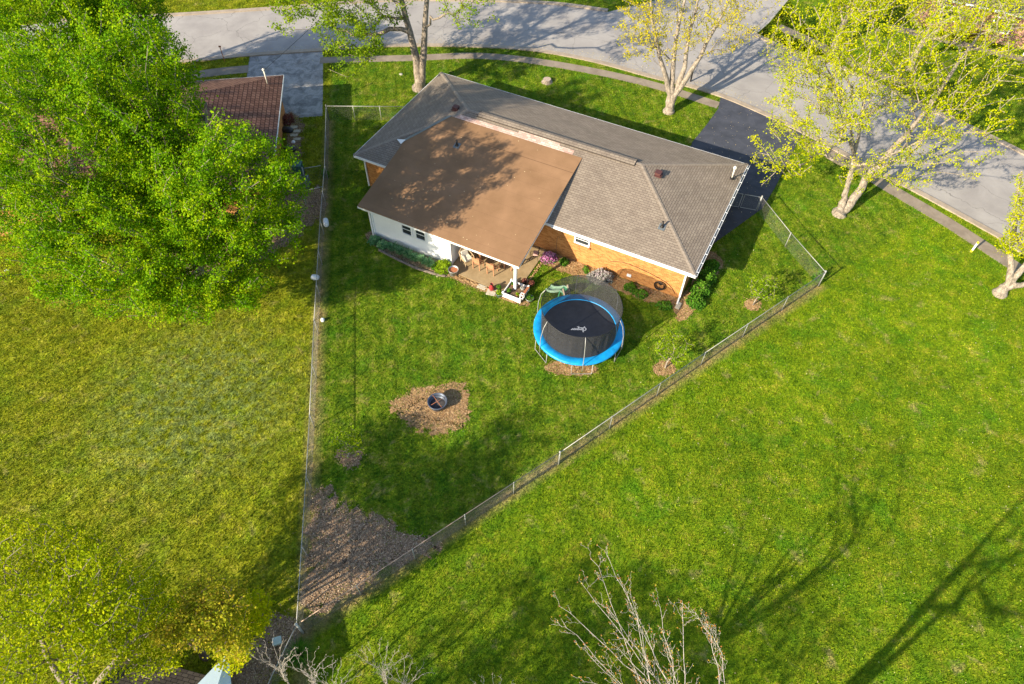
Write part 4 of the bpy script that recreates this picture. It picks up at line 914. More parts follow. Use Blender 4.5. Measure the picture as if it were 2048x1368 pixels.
tree('young_leaf_tree', 'pale tree with lime leaves at the right edge beside the end of the sidewalk', T4,
     [[T4 + Vector((.25, .2, .8)), G(2022, 530, 1.8), G(2030, 440, 3.8), G(2040, 340, 6)], [T4 + Vector((.3, .2, .8)), G(2045, 535, 1.7), G(2110, 470, 3.3), G(2180, 380, 5)], [T4 + Vector((.3, .1, .6)), G(2060, 565, 1.0), G(2150, 520, 2.2)]],
     [(T4.x + .4, T4.y + 1.0, 6.6, 2.5, 2.7, 2.8, 1.0), (T4.x + 3.0, T4.y + 1.5, 7.2, 2.6, 2.6, 2.8, .6), (T4.x - 1.0, T4.y + .3, 3.9, 1.1, 1.2, .9, .12)],
     560, .34, .015, M_BARK_PALE, L_LIME, .092, 32, .14, 16, alpha=.22, shell=.3, minz=1.8, taper=.07)
tree('young_leaf_tree', 'sparse lime leaved tree across the street before the red brick house', Vector((31.5, 51.5, 0)),
     [[(31.5, 51.6, 2), (31.8, 52, 4.5), (32.2, 52.4, 7.5)], [(31.5, 51.6, 1.8), (33, 52, 4), (34.6, 52.6, 6.5)]],
     [(32.5, 51.8, 6.2, 4.2, 3.6, 3.2, 1.0), (37, 50.5, 6.2, 3.0, 3.0, 2.8, .5)], 430, .30, .016, M_BARK_PALE, L_LIME, .12, 26, .19, 17, alpha=.3, shell=.3, minz=1.6)
tree('young_leaf_tree', 'lime leaved tree near the top edge beyond the side street corner', Vector((26.3, 54.5, 0)),
     [[(26.3, 54.5, 2), (26.5, 54.8, 4.5), (26.8, 55, 6.8)]], [(26.6, 54.2, 5.6, 3.2, 2.8, 2.9, 1.0)], 260, .26, .016, M_BARK_PALE, L_LIME, .12, 26, .19, 18, alpha=.3, shell=.3, minz=1.6)
# lower left trees
gc = G(150, 1250, 7)
tree('golden_tree', 'large golden green tree filling the lower left corner', Vector((gc.x - 1.6, gc.y - 1.6, 0)),
     [[(gc.x - 1.6, gc.y - 1.5, 2), (gc.x - 1.2, gc.y - .9, 4.0), (gc.x - .6, gc.y - .2, 6.6)], [(gc.x - 1.6, gc.y - 1.5, 1.8), (gc.x - .3, gc.y - .6, 3.6), (gc.x + 1.2, gc.y, 5.4)], [(gc.x - 1.6, gc.y - 1.5, 2), (gc.x - 2.2, gc.y - .2, 4.4), (gc.x - 2.4, gc.y + 1.2, 6)]],
     [EL(90, 1300, 7.0, 2.5, 2.2, 2.0, 1.0), EL(170, 1190, 8.2, 1.8, 1.5, 1.4, .35), EL(50, 1130, 6.4, 2.2, 1.8, 1.6, .6), EL(235, 1215, 5.8, 1.9, 1.6, 1.4, .55), EL(150, 1130, 5.4, 1.8, 1.4, 1.2, .3), EL(-90, 1250, 6.5, 2.2, 2.4, 2.0, .4), EL(310, 1235, 2.7, 1.8, 1.3, 1.2, .4), EL(300, 1310, 4.6, 1.3, .8, .8, .22)],
     1150, .28, .010, M_BARK, L_GOLD, .085, 30, .16, 21, shell=.25, tintjit=.5)
tree('bronze_tree', 'smaller olive and bronze leaved tree over the dark shed roof at the bottom left', Vector((-12.2, 6.9, 0)),
     [[(-12.0, 6.9, 1.6), (-11.7, 7.0, 3.4), (-11.2, 7.0, 4.8)], [(-12.0, 6.9, 1.8), (-11.2, 6.8, 3.4)], [(-12.1, 6.9, 1.8), (-12.2, 7.0, 3.8)]],
     [EL(425, 1205, 5.6, 1.15, 1.0, 1.0, 1.0), EL(370, 1265, 5.4, 1.1, .7, .7, .6), EL(460, 1285, 4.6, .9, .6, .7, .3)], 330, .12, .008, M_BARK_DARK, L_OLIVE, .09, 24, .12, 22, shell=.25, tintjit=.5)
tree('young_tree', 'small bright green leaved tree between the bronze tree and the lowest fence corner', Vector((-11.2, 6.7, 0)),
     [[(-11.2, 6.8, 1.2), (-11.1, 6.9, 2.6)]], [EL(505, 1225, 3.4, .75, .8, 1.0, 1.0), EL(470, 1310, 3.2, .9, .5, .7, .6)], 120, .07, .007, M_BARK_DARK, L_LIME, .10, 24, .12, 23, shell=.2, tintjit=.5)
# bare budding trees at the bottom edge
def twiggy(name, label, base, paths, seed, r0, rtip, group=None, tw=.8, budn=4, side=5):
    """paths: list of [points...]; shared beginnings are simply drawn again"""
    rng = np.random.default_rng(seed); root = thing(name, base, label, 'tree', group); sk = Skel(tuple(base)); ends = []; R_ = [r0]
    j00 = sk.add((base[0], base[1], .15), 0, True); R_.append(r0)
    def limb(i, pts, ra, rb, lvl):
        pts = catmull([Vector(sk.p[i])] + [Vector(q) for q in pts], 5 if lvl == 0 else 3)[1:]; ids = []; n = len(pts)
        for k, q in enumerate(pts):
            i = sk.add(np.array(q) + rng.normal(size=3) * (.018 if lvl else .03), i, lvl == 0); R_.append(ra + (rb - ra) * ((k + 1) / n) ** .8); ids.append(i)
        return ids
    for pth, ra in paths:
        ids = limb(j00, pth, ra, rtip, 0); ends.append(ids[-1]); n = len(ids); L = sk.len[ids[-1]]
        todo = [(ids, tw, 1)]
        while todo:
            ids_, t_, lvl = todo.pop(); n = len(ids_)
            k0 = int(n * .3) if lvl == 1 else 1
            for k in range(k0, n):
                if rng.uniform() > (.95 if lvl == 1 else .65): continue
                a = sk.p[ids_[k]]; d = a - sk.p[sk.par[ids_[k]]]; d = d / (np.linalg.norm(d) + 1e-6); q = np.cross(d, rng.normal(size=3)); q /= np.linalg.norm(q) + 1e-6
                ln = t_ * rng.uniform(.4, 1.1) * (1.15 - .7 * k / n); dd = d * .82 + q * .62; e1 = a + dd * ln * .5; e2 = e1 + (d * .9 + q * .25 + np.array([0, 0, .22])) * ln * .5
                nid = limb(ids_[k], [e1, e2], R_[ids_[k]] * .55, rtip * .8, lvl); ends.append(nid[-1])
                if lvl == 1 and ln > .35: todo.append((nid, t_ * .42, 2))
    rad = np.maximum(np.array(R_), rtip * .8); V = np.zeros((0, 3)); F = np.zeros((0, 4), int)
    for q in (skel_mesh(sk, rad, lambda i: rad[i] > .03, 8), skel_mesh(sk, rad, lambda i: rad[i] <= .03, 4)):
        if q is not None: F = np.concatenate([F, q[1] + len(V)]); V = np.concatenate([V, q[0]])
    fast_mesh('trunk', V, F, M_BARK_TWIG, root, smooth=True)
    if budn:
        cen = np.repeat(np.array(sk.p)[ends], budn, 0); cen = cen + rng.normal(size=cen.shape) * .03; V, F = leaf_quads(cen, .042, rng); fast_mesh('buds', V, F, L_BUD, root, rng.uniform(0, 1, len(cen)))
    return root
rq = random.Random(12)
fk = Vector((2.7, 3.0, 3.6)); hub = G(1350, 1450, 6.6); hub2 = G(1300, 1470, 6.4)
bt = [(1185, 1115, 9.3), (1206, 1102, 9.4), (1122, 1212, 9.0), (1120, 1236, 8.9), (1160, 1164, 9.2), (1240, 1160, 9.5), (1262, 1178, 9.5), (1312, 1198, 9.5), (1365, 1206, 9.5), (1165, 1297, 8.9), (1155, 1352, 8.7), (1215, 1215, 9.0), (1275, 1235, 9.3), (1330, 1290, 9.2), (1230, 1290, 8.8)]
def lb_(h_, t_, bow): return [fk * .6 + Vector((1.0, .6, 0)), fk, h_, h_.lerp(t_, .5) + Vector((.12, .05, bow)), t_]
P_ = [(lb_(hub if k % 3 else hub2, G(*q), .18), .034 if k % 2 else .042) for k, q in enumerate(bt)]
P_ += [([fk * .6 + Vector((1.0, .6, 0)), fk, G(1410, 1460, 6.8), G(1438, 1350, 8.0), G(1410, 1255, 8.8), G(1362, 1204, 9.2)], .03), ([fk * .6 + Vector((1.0, .6, 0)), fk, G(1420, 1460, 6.8), G(1447, 1340, 8.0), G(1425, 1270, 8.6), G(1395, 1235, 8.9)], .03)]
P_ += [([fk * .6 + Vector((1.0, .6, 0)), fk, Vector(q) * .5 + fk * .5 + Vector((0, -.05, .15)), Vector(q)], .15) for q in ((-2.4, 3.0, 8.8), (-1.0, 3.1, 9.2), (.7, 2.6, 9.4), (1.9, 3.2, 9.6), (1.2, -.3, 9.0), (3.4, 3.7, 9.6), (-.4, .9, 9.0), (3.0, .8, 10.0))]
twiggy('budding_tree', 'bare pale branched tree with russet buds at the bottom edge right of centre', Vector((2.5, 2.9, 0)), P_, 31, .17, .0048, tw=.95, budn=2)
for i, (px, py, z_, s_, lb) in enumerate(((546, 1276, 4.6, 41, 'bare twiggy sapling over the leaning fence at the bottom edge'), (612, 1296, 4.4, 42, 'bare twiggy sapling just right of the lower fence at the bottom edge'), (758, 1280, 4.8, 43, 'tallest bare twiggy sapling midway between the fence and the big budding tree'), (806, 1312, 4.5, 44, 'bare twig tips close to the right of the tallest bare sapling'), (662, 1320, 4.5, 45, 'low bare twig tips between the two clusters of bare saplings'), (985, 1350, 4.6, 46, 'few bare twig tips alone at the bottom edge left of the big budding tree'))):
    tp = G(px, py, z_); b0 = Vector((tp.x * 1.02, tp.y - .75, 0)); c1 = b0 + Zv * (z_ * .55) + Vector((0, .2, 0))
    twiggy('bare_sapling', lb, b0, [([b0 + Zv * 1.3, c1, tp], .015)] + [([b0 + Zv * 1.3, c1 - Zv * .3, c1 + Vector((a_ * .5, .1, .9)), tp + Vector((a_, b_, -abs(a_) * .5))], .012) for a_, b_ in ((.32, -.05), (-.35, -.08), (.7, -.2), (-.65, -.2), (1.0, -.35), (-.95, -.35))], s_, .03, .0042, 'bare saplings along the bottom edge', tw=.42, budn=0)
# trees outside the frame that throw the shadows seen on the lower lawn
tree('tall_bare_tree', 'tall bare tree standing outside the lower right of the view', Vector((3.4, -2.0, 0)),
     [[(3.4, -2, 3), (3.45, -2.0, 6.0), (3.5, -2.2, 9), (3.4, -2.4, 14)], [(3.4, -2, 3), (3.45, -2.0, 5.4), (3.9, -2.3, 8.0), (4.5, -2.9, 11.5)], [(3.4, -2, 4), (3.3, -2.2, 7), (2.6, -3, 10), (1.8, -3.8, 13)]],
     [(3.4, -4.2, 13.0, 3.4, 2.2, 2.6, 1)], 200, .42, .014, M_BARK, L_BUD, .07, 4, .1, 51, alpha=.2, shell=.2, minz=8, along=False, taper=.0)
tree('shade_tree', 'leafy tree standing outside the bottom left of the view', Vector((-13.5, -4.5, 0)),
     [[(-13.5, -4.5, 3), (-13.5, -4.6, 6), (-13.6, -4.8, 10)]], [(-13.5, -4.8, 9.6, 4.6, 3.2, 3.2, 1), (-9.0, -5.0, 9.0, 3.0, 2.6, 2.4, .5), (-4.6, -4.6, 9.4, 2.8, 2.2, 2.2, .35)], 560, .4, .014, M_BARK, L_LIME, .15, 20, .3, 52, alpha=.25, shell=.2, minz=3)
# saplings in the yard
for (px, py, h_, s_, rr, lb) in ((1330, 736, 2.0, 61, 1.05, 'small green sapling in a mulch ring beside the rear fence'), (1506, 610, 1.7, 62, .95, 'small green sapling in a mulch ring near the right corner of the yard'), (696, 915, 1.7, 63, .8, 'small leafy sapling in the shaded lower left of the yard')):
    b = G(px, py); tree('sapling', lb, b, [[b + Vector((.1, .1, h_ * .4)), b + Vector((.2, .15, h_ * .75))]], [(b.x + .2, b.y + .15, h_ * .78, rr, rr * .9, h_ * .42, 1)], 60, .045, .007, M_BARK_PALE, L_SYC, .085, 13, .11, s_, group='saplings in mulch rings in the back yard', alpha=.2, shell=.2, step=.3, minz=.35, flare=1.0)

# ------------------------------------------------------------------ shrubs and plants
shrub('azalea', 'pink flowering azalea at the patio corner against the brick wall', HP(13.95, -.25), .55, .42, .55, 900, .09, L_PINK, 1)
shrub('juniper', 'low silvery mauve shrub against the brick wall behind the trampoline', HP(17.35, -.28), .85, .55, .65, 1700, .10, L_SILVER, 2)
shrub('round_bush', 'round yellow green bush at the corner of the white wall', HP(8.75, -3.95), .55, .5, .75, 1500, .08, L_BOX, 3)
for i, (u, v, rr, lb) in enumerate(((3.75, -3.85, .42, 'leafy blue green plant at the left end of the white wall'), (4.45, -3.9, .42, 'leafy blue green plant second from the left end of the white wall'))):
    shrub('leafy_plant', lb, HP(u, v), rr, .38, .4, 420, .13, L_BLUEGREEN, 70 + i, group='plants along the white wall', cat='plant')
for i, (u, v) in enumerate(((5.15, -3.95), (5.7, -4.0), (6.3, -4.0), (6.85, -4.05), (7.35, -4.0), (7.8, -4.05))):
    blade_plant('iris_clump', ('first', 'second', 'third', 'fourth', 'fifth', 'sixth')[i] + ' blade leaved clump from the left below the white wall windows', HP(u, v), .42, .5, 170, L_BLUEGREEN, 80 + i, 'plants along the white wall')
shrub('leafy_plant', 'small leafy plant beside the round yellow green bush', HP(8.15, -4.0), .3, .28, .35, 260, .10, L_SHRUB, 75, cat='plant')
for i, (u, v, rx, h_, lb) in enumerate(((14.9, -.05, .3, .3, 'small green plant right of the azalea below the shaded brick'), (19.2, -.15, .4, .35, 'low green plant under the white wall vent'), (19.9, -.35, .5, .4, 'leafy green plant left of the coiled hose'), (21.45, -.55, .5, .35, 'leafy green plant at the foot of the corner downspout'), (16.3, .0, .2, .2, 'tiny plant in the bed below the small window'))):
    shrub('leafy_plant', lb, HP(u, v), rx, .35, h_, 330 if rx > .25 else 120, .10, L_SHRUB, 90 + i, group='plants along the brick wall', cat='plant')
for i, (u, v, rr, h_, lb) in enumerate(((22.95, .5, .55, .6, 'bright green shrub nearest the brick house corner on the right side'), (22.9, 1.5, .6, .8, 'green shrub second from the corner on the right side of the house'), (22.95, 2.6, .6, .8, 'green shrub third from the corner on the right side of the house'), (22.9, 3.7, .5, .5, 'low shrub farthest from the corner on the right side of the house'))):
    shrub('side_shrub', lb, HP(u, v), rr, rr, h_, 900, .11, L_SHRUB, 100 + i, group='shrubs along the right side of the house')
shrub('fence_vine', 'small green plant caught in the fence corner at the right', G(1633, 560), .35, .25, .8, 170, .11, L_SHRUB, 110)
blade_plant('tall_grass_clump', 'coarse grass clump below the lowest corner post', G(600, 1310), .6, .5, 260, L_SHRUB, 111)
shrub('fence_weed', 'weedy green clump on the left fence beside the neighbouring bins', G(652, 352), .3, .3, .6, 170, .1, L_SHRUB, 112)

# ------------------------------------------------------------------ patio things
def wicker_chair(c, ang, lab):
    t = thing('wicker_armchair', c, lab, 'chair'); X = Vector((math.cos(ang), math.sin(ang), 0)); Y = Vector((-X.y, X.x, 0)); P = lambda x, y, z: c + X * x + Y * y + Zv * z
    m = MB(); m.box(P(0, 0, .40), .56, .56, .07, X, Y, Zv); m.build('seat', M_WICKER, t)
    m = MB(); m.tube([P(-.28, -.28, .42), P(-.36, -.30, .8), P(-.40, -.15, .98), P(-.42, 0, 1.02), P(-.40, .15, .98), P(-.36, .30, .8), P(-.28, .28, .42)], .03, 7)
    for k in range(7): y = -.24 + .08 * k; m.bar(P(-.28, y, .42), P(-.39, y, .97), .05, .015, up=X)
    m.build('backrest', M_WICKER, t)
    for sg in (-1, 1):
        m = MB(); m.tube([P(-.36, .30 * sg, .75), P(-.05, .34 * sg, .68), P(.26, .34 * sg, .64), P(.32, .32 * sg, .5), P(.27, .28 * sg, .4)], .03, 7); m.build('armrest', M_WICKER, t)
        for x in (-.26, .26): m = MB(); m.tube([P(x, .26 * sg, .38), P(x * 1.1, .28 * sg, .0)], .025, 7); m.build('leg', M_WICKER, t)
    m = MB(); m.box(P(.03, 0, .49), .46, .46, .1, X, Y, Zv); m.build('cushion', M_CUSHION, t)
    m = MB(); m.box(P(-.25, 0, .68), .1, .42, .36, X + Zv * .2, Y, None); m.build('cushion', M_CUSHION, t)
PT = .06
c = HP(9.75, -2.85); c.z = PT; wicker_chair(c, HA - .5, 'wicker armchair with pale cushions against the white patio wall')
def tub(c, r, h, lab, nm='metal_tub', mt=M_GREYMETAL, fill=M_TERRA, plant=None, seed=0, group=None):
    t = thing(nm, c, lab, 'tub' if nm == 'metal_tub' else 'pot', group); m = MB(); m.lathe(c, [(0, .0), (r * .8, 0), (r, h), (r * 1.05, h), (r * 1.05, h - .03), (r * .92, h - .02), (r * .88, h * .75)], 20); m.build('body', mt, t)
    m = MB(); m.disc(c + Zv * h * .78, r * .9, 18); m.build('soil', fill, t)
    if plant is not None:
        rng = np.random.default_rng(seed); n = 170; d = rng.normal(size=(n, 3)); d /= np.linalg.norm(d, axis=1)[:, None]; d[:, 2] = np.abs(d[:, 2])
        cen = np.array(c + Zv * h * .85) + d * np.array([r * 1.1, r * 1.1, r * 1.1]) * rng.uniform(.4, 1, (n, 1)); V, F = leaf_quads(cen, .07, rng); fast_mesh('foliage', V, F, plant, t, rng.uniform(0, 1, n))
    return t
tub(HP(9.45, -3.95), .30, .42, 'round grey metal tub with reddish soil at the corner of the white wall', fill=M_TERRA)
def patio_chair(c, ang, lab):
    t = thing('patio_chair', c, lab, 'chair', 'wooden chairs around the patio table'); X = Vector((math.cos(ang), math.sin(ang), 0)); Y = Vector((-X.y, X.x, 0)); P = lambda x, y, z: c + X * x + Y * y + Zv * z
    m = MB()
    for k in range(6): m.box(P(-.2 + .08 * k, 0, .45), .065, .46, .03, X, Y, Zv)
    m.build('seat', M_OAK, t); m = MB()
    for k in range(5): m.box(P(-.25 - .015 * k, 0, .58 + .09 * k), .02, .44, .06, X, Y, Zv)
    m.build('backrest', M_OAK, t)
    for x in (-.23, .23):
        for y in (-.22, .22): m = MB(); m.bar(P(x, y, 0), P(x - (.06 if x < 0 else 0), y, .98 if x < 0 else .44), .045, .045, up=X); m.build('leg', M_OAK, t)
tb = HP(11.0, -1.95); tb.z = PT; t = thing('patio_table', tb, 'wooden table with small things on it under the brown patio roof', 'table')
m = MB(); 
for k in range(9): m.box(tb + HVx * (-.4 + .1 * k) + Zv * .72, 1.5, .09, .03, HUx, HVx, Zv)
m.build('tabletop', M_OAK, t)
for x in (-.65, .65):
    for y in (-.35, .35): m = MB(); m.bar(tb + HUx * x + HVx * y, tb + HUx * x + HVx * y + Zv * .71, .06, .06, up=HUx); m.build('leg', M_OAK, t)
for i, (x, y, an, lb) in enumerate(((-.5, -.85, 90, 'wooden patio chair at the near side of the table nearest the wicker armchair'), (.45, -.85, 90, 'wooden patio chair at the near side of the table farther from the wicker armchair'), (1.15, 0, 180, 'wooden patio chair at the right end of the table'), (-1.1, .1, 0, 'wooden patio chair at the left end of the table'))):
    patio_chair(tb + HUx * x + HVx * y, HA + R(an), lb)
for i, (x, y, lb) in enumerate(((-.3, -.1, 'dark flower pot on the patio table nearest the armchair'), (.15, .05, 'small potted plant in the middle of the patio table'))):
    q = tb + HUx * x + HVx * y; q.z = PT + .735; tub(q, .09, .14, lb, 'plant_pot', M_DARKMETAL if i == 0 else M_TERRA, M_SOIL, L_REDLEAF if i == 0 else L_SHRUB, 130 + i)
# iron plant stand / folded chair by the brick wall
c = HP(13.15, -.65); c.z = PT; t = thing('iron_chair', c, 'black wire patio chair with a pink cushion by the shaded brick wall', 'chair')
m = MB(); an = HA + R(200); X = Vector((math.cos(an), math.sin(an), 0)); Y = Vector((-X.y, X.x, 0)); P = lambda x, y, z: c + X * x + Y * y + Zv * z
m.tube([P(.22, -.22, .43), P(.22, .22, .43), P(-.22, .22, .43), P(-.22, -.22, .43), P(.22, -.22, .43)], .014, 5)
for k in range(5): m.tube([P(-.22, -.16 + .08 * k, .43), P(.22, -.16 + .08 * k, .43)], .008, 4)
m.build('seat', M_DARKMETAL, t)
m = MB(); m.tube([P(-.22, -.22, .43), P(-.30, -.2, .85), P(-.31, 0, .93), P(-.30, .2, .85), P(-.22, .22, .43)], .013, 5)
for k in range(4): m.tube([P(-.22, -.12 + .08 * k, .43), P(-.31, -.12 + .08 * k, .9)], .008, 4)
m.build('backrest', M_DARKMETAL, t)
for x in (-.22, .22):
    for y in (-.22, .22): m = MB(); m.tube([P(x, y, .43), P(x * 1.3, y * 1.25, 0)], .013, 5); m.build('leg', M_DARKMETAL, t)
m = MB(); m.box(P(-.1, 0, .5), .3, .36, .09, X, Y, Zv); m.build('cushion', simple('pink_cushion', (.6, .36, .32), .9), t)
# shepherd hooks
def hook(c, h, lab):
    t = tag(MB().tube([c, c + Zv * h, c + Zv * (h + .12) + HUx * .06, c + Zv * (h + .14) + HUx * .14, c + Zv * (h + .05) + HUx * .18], .011, 5).build('shepherd_hook', M_DARKMETAL), lab, 'garden hook'); return t
hook(HP(14.35, -.15), 1.9, 'thin dark garden hook standing in front of the shaded brick wall')
c = HP(13.9, -3.1); t = thing('torch_stake', c, 'thin dark torch stake behind the white patio post planter', 'garden torch')
m = MB(); m.tube([c, c + Zv * 1.0], .01, 5); m.build('stake', M_DARKMETAL, t); m = MB(); m.lathe(c + Zv * .98, [(.02, 0), (.05, .04), (.035, .1)], 10)
for k in range(3): a_ = 2 * PI * k / 3; m.tube([c + Zv * 1.05, c + Vector((.06 * math.cos(a_), .06 * math.sin(a_), 1.3))], .006, 4)
m.build('holder', M_DARKMETAL, t)
# white planter frame around the post
c = HP(13.42, -3.62); t = thing('planter_box', c, 'white square planter frame around the foot of the patio post', 'planter'); S_ = .55
m = MB()
for sg in (-1, 1):
    m.box(c + HUx * S_ * sg + Zv * .17, .05, 2 * S_ + .05, .34, HUx, HVx, Zv); m.box(c + HVx * S_ * sg + Zv * .17, 2 * S_ - .06, .05, .338, HUx, HVx, Zv)
m.build('boards', M_WHITE, t)
for x, y in ((-1, -1), (1, -1), (-1, 1), (1, 1)): MB().box(c + HUx * S_ * x + HVx * S_ * y + Zv * .2, .10, .10, .42, HUx, HVx, Zv).build('corner_post', M_WHITE, t)
m = MB(); m.box(c + Zv * .12, 1.02, 1.02, .22, HUx, HVx, Zv); m.build('soil', M_SOIL, t)
m = MB(); m.box(c + HUx * .57 + Zv * .36, .14, 1.1, .03, HUx, HVx, Zv); m.build('ledge', M_TERRA, t)
PG = 'pots and plants around the patio post'
for i, (du, dv, z, r, h, mt, pl, lb) in enumerate((
    (-.28, -.3, .24, .13, .18, M_DARKMETAL, L_SHRUB, 'dark pot inside the white planter on the left of the patio post'),
    (.28, -.32, .24, .11, .16, M_TERRA, L_BOX, 'pot with yellow green plant at the near corner inside the white planter'),
    (.3, .28, .24, .12, .16, M_WHITE, L_SILVER, 'white pot inside the white planter behind the patio post'),
    (-.3, .28, .24, .12, .16, M_TERRA, L_SHRUB, 'terracotta pot inside the white planter on the patio side'),
    (.12, .95, .02, .17, .22, M_DARKMETAL, L_REDLEAF, 'dark pot with red leaves behind the white planter'),
    (.55, 1.0, .02, .16, .2, M_TERRA, L_REDLEAF, 'terracotta pot with dark foliage behind the white planter at the lawn edge'),
    (-.75, -.62, .02, .20, .26, M_TEALPOT, L_BOX, 'wide grey green pot with a bright plant left of the white planter'),
    (-1.0, -.2, .02, .14, .22, M_BLACK, L_SHRUB, 'black pot with dark leaves between the red pot and the planter'),
    (.95, -.1, .02, .24, .2, M_GREYMETAL, L_SHRUB, 'low round pot of greenery on the lawn side of the white planter'))):
    q = c + HUx * du + HVx * dv; q.z = z; tub(q, r, h, lb, 'plant_pot', mt, M_SOIL, pl, 140 + i, PG)
q = c + HUx * -1.35 + HVx * -.42; t = thing('chiminea', q, 'small dark red glazed garden urn on a pale stone left of the pots', 'urn')
m = MB(); m.lathe(q + Zv * .05, [(0, 0), (.12, 0), (.17, .12), (.16, .25), (.08, .36), (.07, .48), (.09, .5)], 16); m.build('body', M_REDPOT, t)
m = MB(); m.lathe(q + Zv * .05, [(.0, .49), (.085, .48)], 14); m.build('mouth', M_BLACK, t)
q = c + HUx * -1.28 + HVx * -.60; tag(MB().box(q + Zv * .03, .55, .45, .05, (HUx + HVx * .2), None, Zv).build('stepping_stone', M_STONE), 'pale stone slab under the dark red urn', 'stone slab')
q = HP(11.45, -4.12); tag(MB().box(q + Zv * .03, .55, .3, .05, HUx, HVx, Zv).build('stepping_stone', M_STONE), 'grey stone slab at the edge of the patio midway along', 'stone slab')
q = c + HUx * .62 + HVx * -.42; t = thing('lantern', q + Zv * .38, 'white framed lantern on the near corner of the planter', 'lantern')
m = MB(); z0 = q + Zv * .38
for x, y in ((-1, -1), (1, -1), (-1, 1), (1, 1)): m.box(z0 + HUx * .09 * x + HVx * .09 * y + Zv * .15, .025, .025, .3, HUx, HVx, Zv)
for z in (.01, .29): 
    for sg in (-1, 1): m.box(z0 + HUx * .09 * sg + Zv * z, .03, .21, .025, HUx, HVx, Zv); m.box(z0 + HVx * .09 * sg + Zv * z, .15, .03, .024, HUx, HVx, Zv)
m.build('lantern_frame', M_WHITE, t); m = MB(); m.lathe(z0, [(0, .02), (.04, .02), (.04, .16), (0, .17)], 10); m.build('candle', M_DARKMETAL, t)
# timber edging, stones, hose
ed = MB(); pts = [HP(4.4, -4.35), HP(5.6, -4.5), HP(7.2, -4.62), HP(8.6, -4.5), HP(9.15, -4.35)]
for a_, b_ in zip(pts[:-1], pts[1:]): ed.bar(a_ + Zv * .05, b_ - (b_ - a_).normalized() * .04 + Zv * .05, .11, .1)
tag(ed.build('timber_edging', M_LOG), 'weathered timber edging in front of the plants below the white wall', 'edging')
rng = random.Random(3); m = MB()
for k in range(95):
    if k < 55: f = k / 55; p = HP(9.3 + 3.6 * f, -4.02 - .08 * rng.random() - .06 * rng.random())
    else: f = (k - 55) / 40; p = HP(13.62 + .12 * rng.random(), -2.9 + 2.4 * f)
    s_ = rng.uniform(.04, .08); m.lathe(p, [(s_, 0), (s_ * .9, s_ * .6), (s_ * .4, s_ * .9), (0, s_ * .9)], 6, sx=rng.uniform(.8, 1.4))
o = m.build('edging_gravel', M_BED); tag(o, 'orange tan stones strewn along the edge of the patio', 'gravel', kind='stuff')
q = HP(20.75, IN - .1, .62); t = thing('garden_hose', HP(20.75, IN - .1, 0), 'black garden hose coiled on a hanger on the brick wall', 'hose')
m = MB()
for k in range(5):
    rr = .27 + .025 * (k % 3); m.tube([q + HUx * rr * math.cos(2 * PI * i / 24) + Zv * rr * math.sin(2 * PI * i / 24) - HVx * (.03 * k) for i in range(25)], .017, 6)
m.build('coil', M_BLACK, t)
m = MB(); m.tube(catmull([HP(21.7, IN - .04, .35), HP(21.2, IN - .04, .85), HP(20.2, IN - .04, 1.15), HP(19.0, IN - .04, 1.3), HP(18.2, IN - .04, 1.25), HP(17.6, IN - .04, 1.0)], 5), .012, 5); m.build('trailing_hose', M_BLACK, t)
m = MB(); m.box(q + HVx * .06 + Zv * .05, .2, .08, .1, HUx, HVx, Zv); m.build('hanger', M_DARKMETAL, t)
c = HP(22.15, -.15); tag(MB().box(c + Zv * .04, .5, .25, .07, HVx, None, Zv).build('splash_block', M_STONE), 'concrete splash block below the corner downspout', 'splash block')

# ------------------------------------------------------------------ left neighbour house
NE = 2.6; na = G(567, 150, NE); nb = G(548, 318, NE); dn = (nb - na); dn.z = 0; dn.normalize(); LN = 12.2
nu = Vector((dn.y, -dn.x, 0)) ; 
if nu.x > 0: nu = -nu
def NP(u, v, z=0): return Vector((na.x, na.y, 0)) + nu * u + dn * v + Vector((0, 0, z))
NL = 21.0; ns = .40
nh = thing('brick_house', NP(10, 6), 'red brown roofed house mostly hidden under the big green tree', 'house')
zn = lambda u, v: NE + ns * min(u, NL - u, v, LN - v); hh = LN / 2
m = MB()
def nf(pts, mode):
    uv = [((u, v) if mode == 'n' else (v, u)) for u, v in pts]; m.face([NP(u, v, zn(u, v)) for u, v in pts], uv)
nf([(0, 0), (0, LN), (hh, hh)], 'l'); nf([(0, LN), (NL, LN), (NL - hh, hh), (hh, hh)], 'n'); nf([(NL, 0), (0, 0), (hh, hh), (NL - hh, hh)], 'n'); nf([(NL, LN), (NL, 0), (NL - hh, hh)], 'l')
nr = m.build('roof', M_SHINGLE_RED, nh)
m = MB()
for p, q in (((0, 0), (0, LN)), ((0, LN), (NL, LN)), ((NL, 0), (0, 0)), ((NL, LN), (NL, 0))): m.bar(NP(*p, NE - .08), NP(*q, NE - .08), .05, .15)
m.build('fascia', M_WHITE, nh)
m = MB(); q = [NP(.02, .02, NE - .16), NP(NL, .02, NE - .16), NP(NL, LN, NE - .16), NP(.02, LN, NE - .16)]; m.face(q); m.build('soffit', M_WHITE, nh)
m = MB()
for p, q in (((.5, .5), (.5, LN - .5)), ((.5, LN - .5), (NL - .5, LN - .5)), ((NL - .5, .5), (.5, .5)), ((NL - .5, LN - .5), (NL - .5, .5))):
    P, Q = NP(*p), NP(*q); L = (Q - P).length; m.face([P, Q, Q + Zv * (NE - .17), P + Zv * (NE - .17)], [(0, 0), (L, 0), (L, NE), (0, NE)])
m.build('wall', M_BRICK, nh)
m = MB(); c = NP(.9, 1.6, zn(.9, 1.6)); m.tube([c, c + Zv * 1.0], .05, 8); m.lathe(c + Zv * .97, [(.05, 0), (.1, .03), (.1, .13), (0, .2)], 10); m.build('service_mast', M_CREAM, nh); NM = c + Zv * 1.0
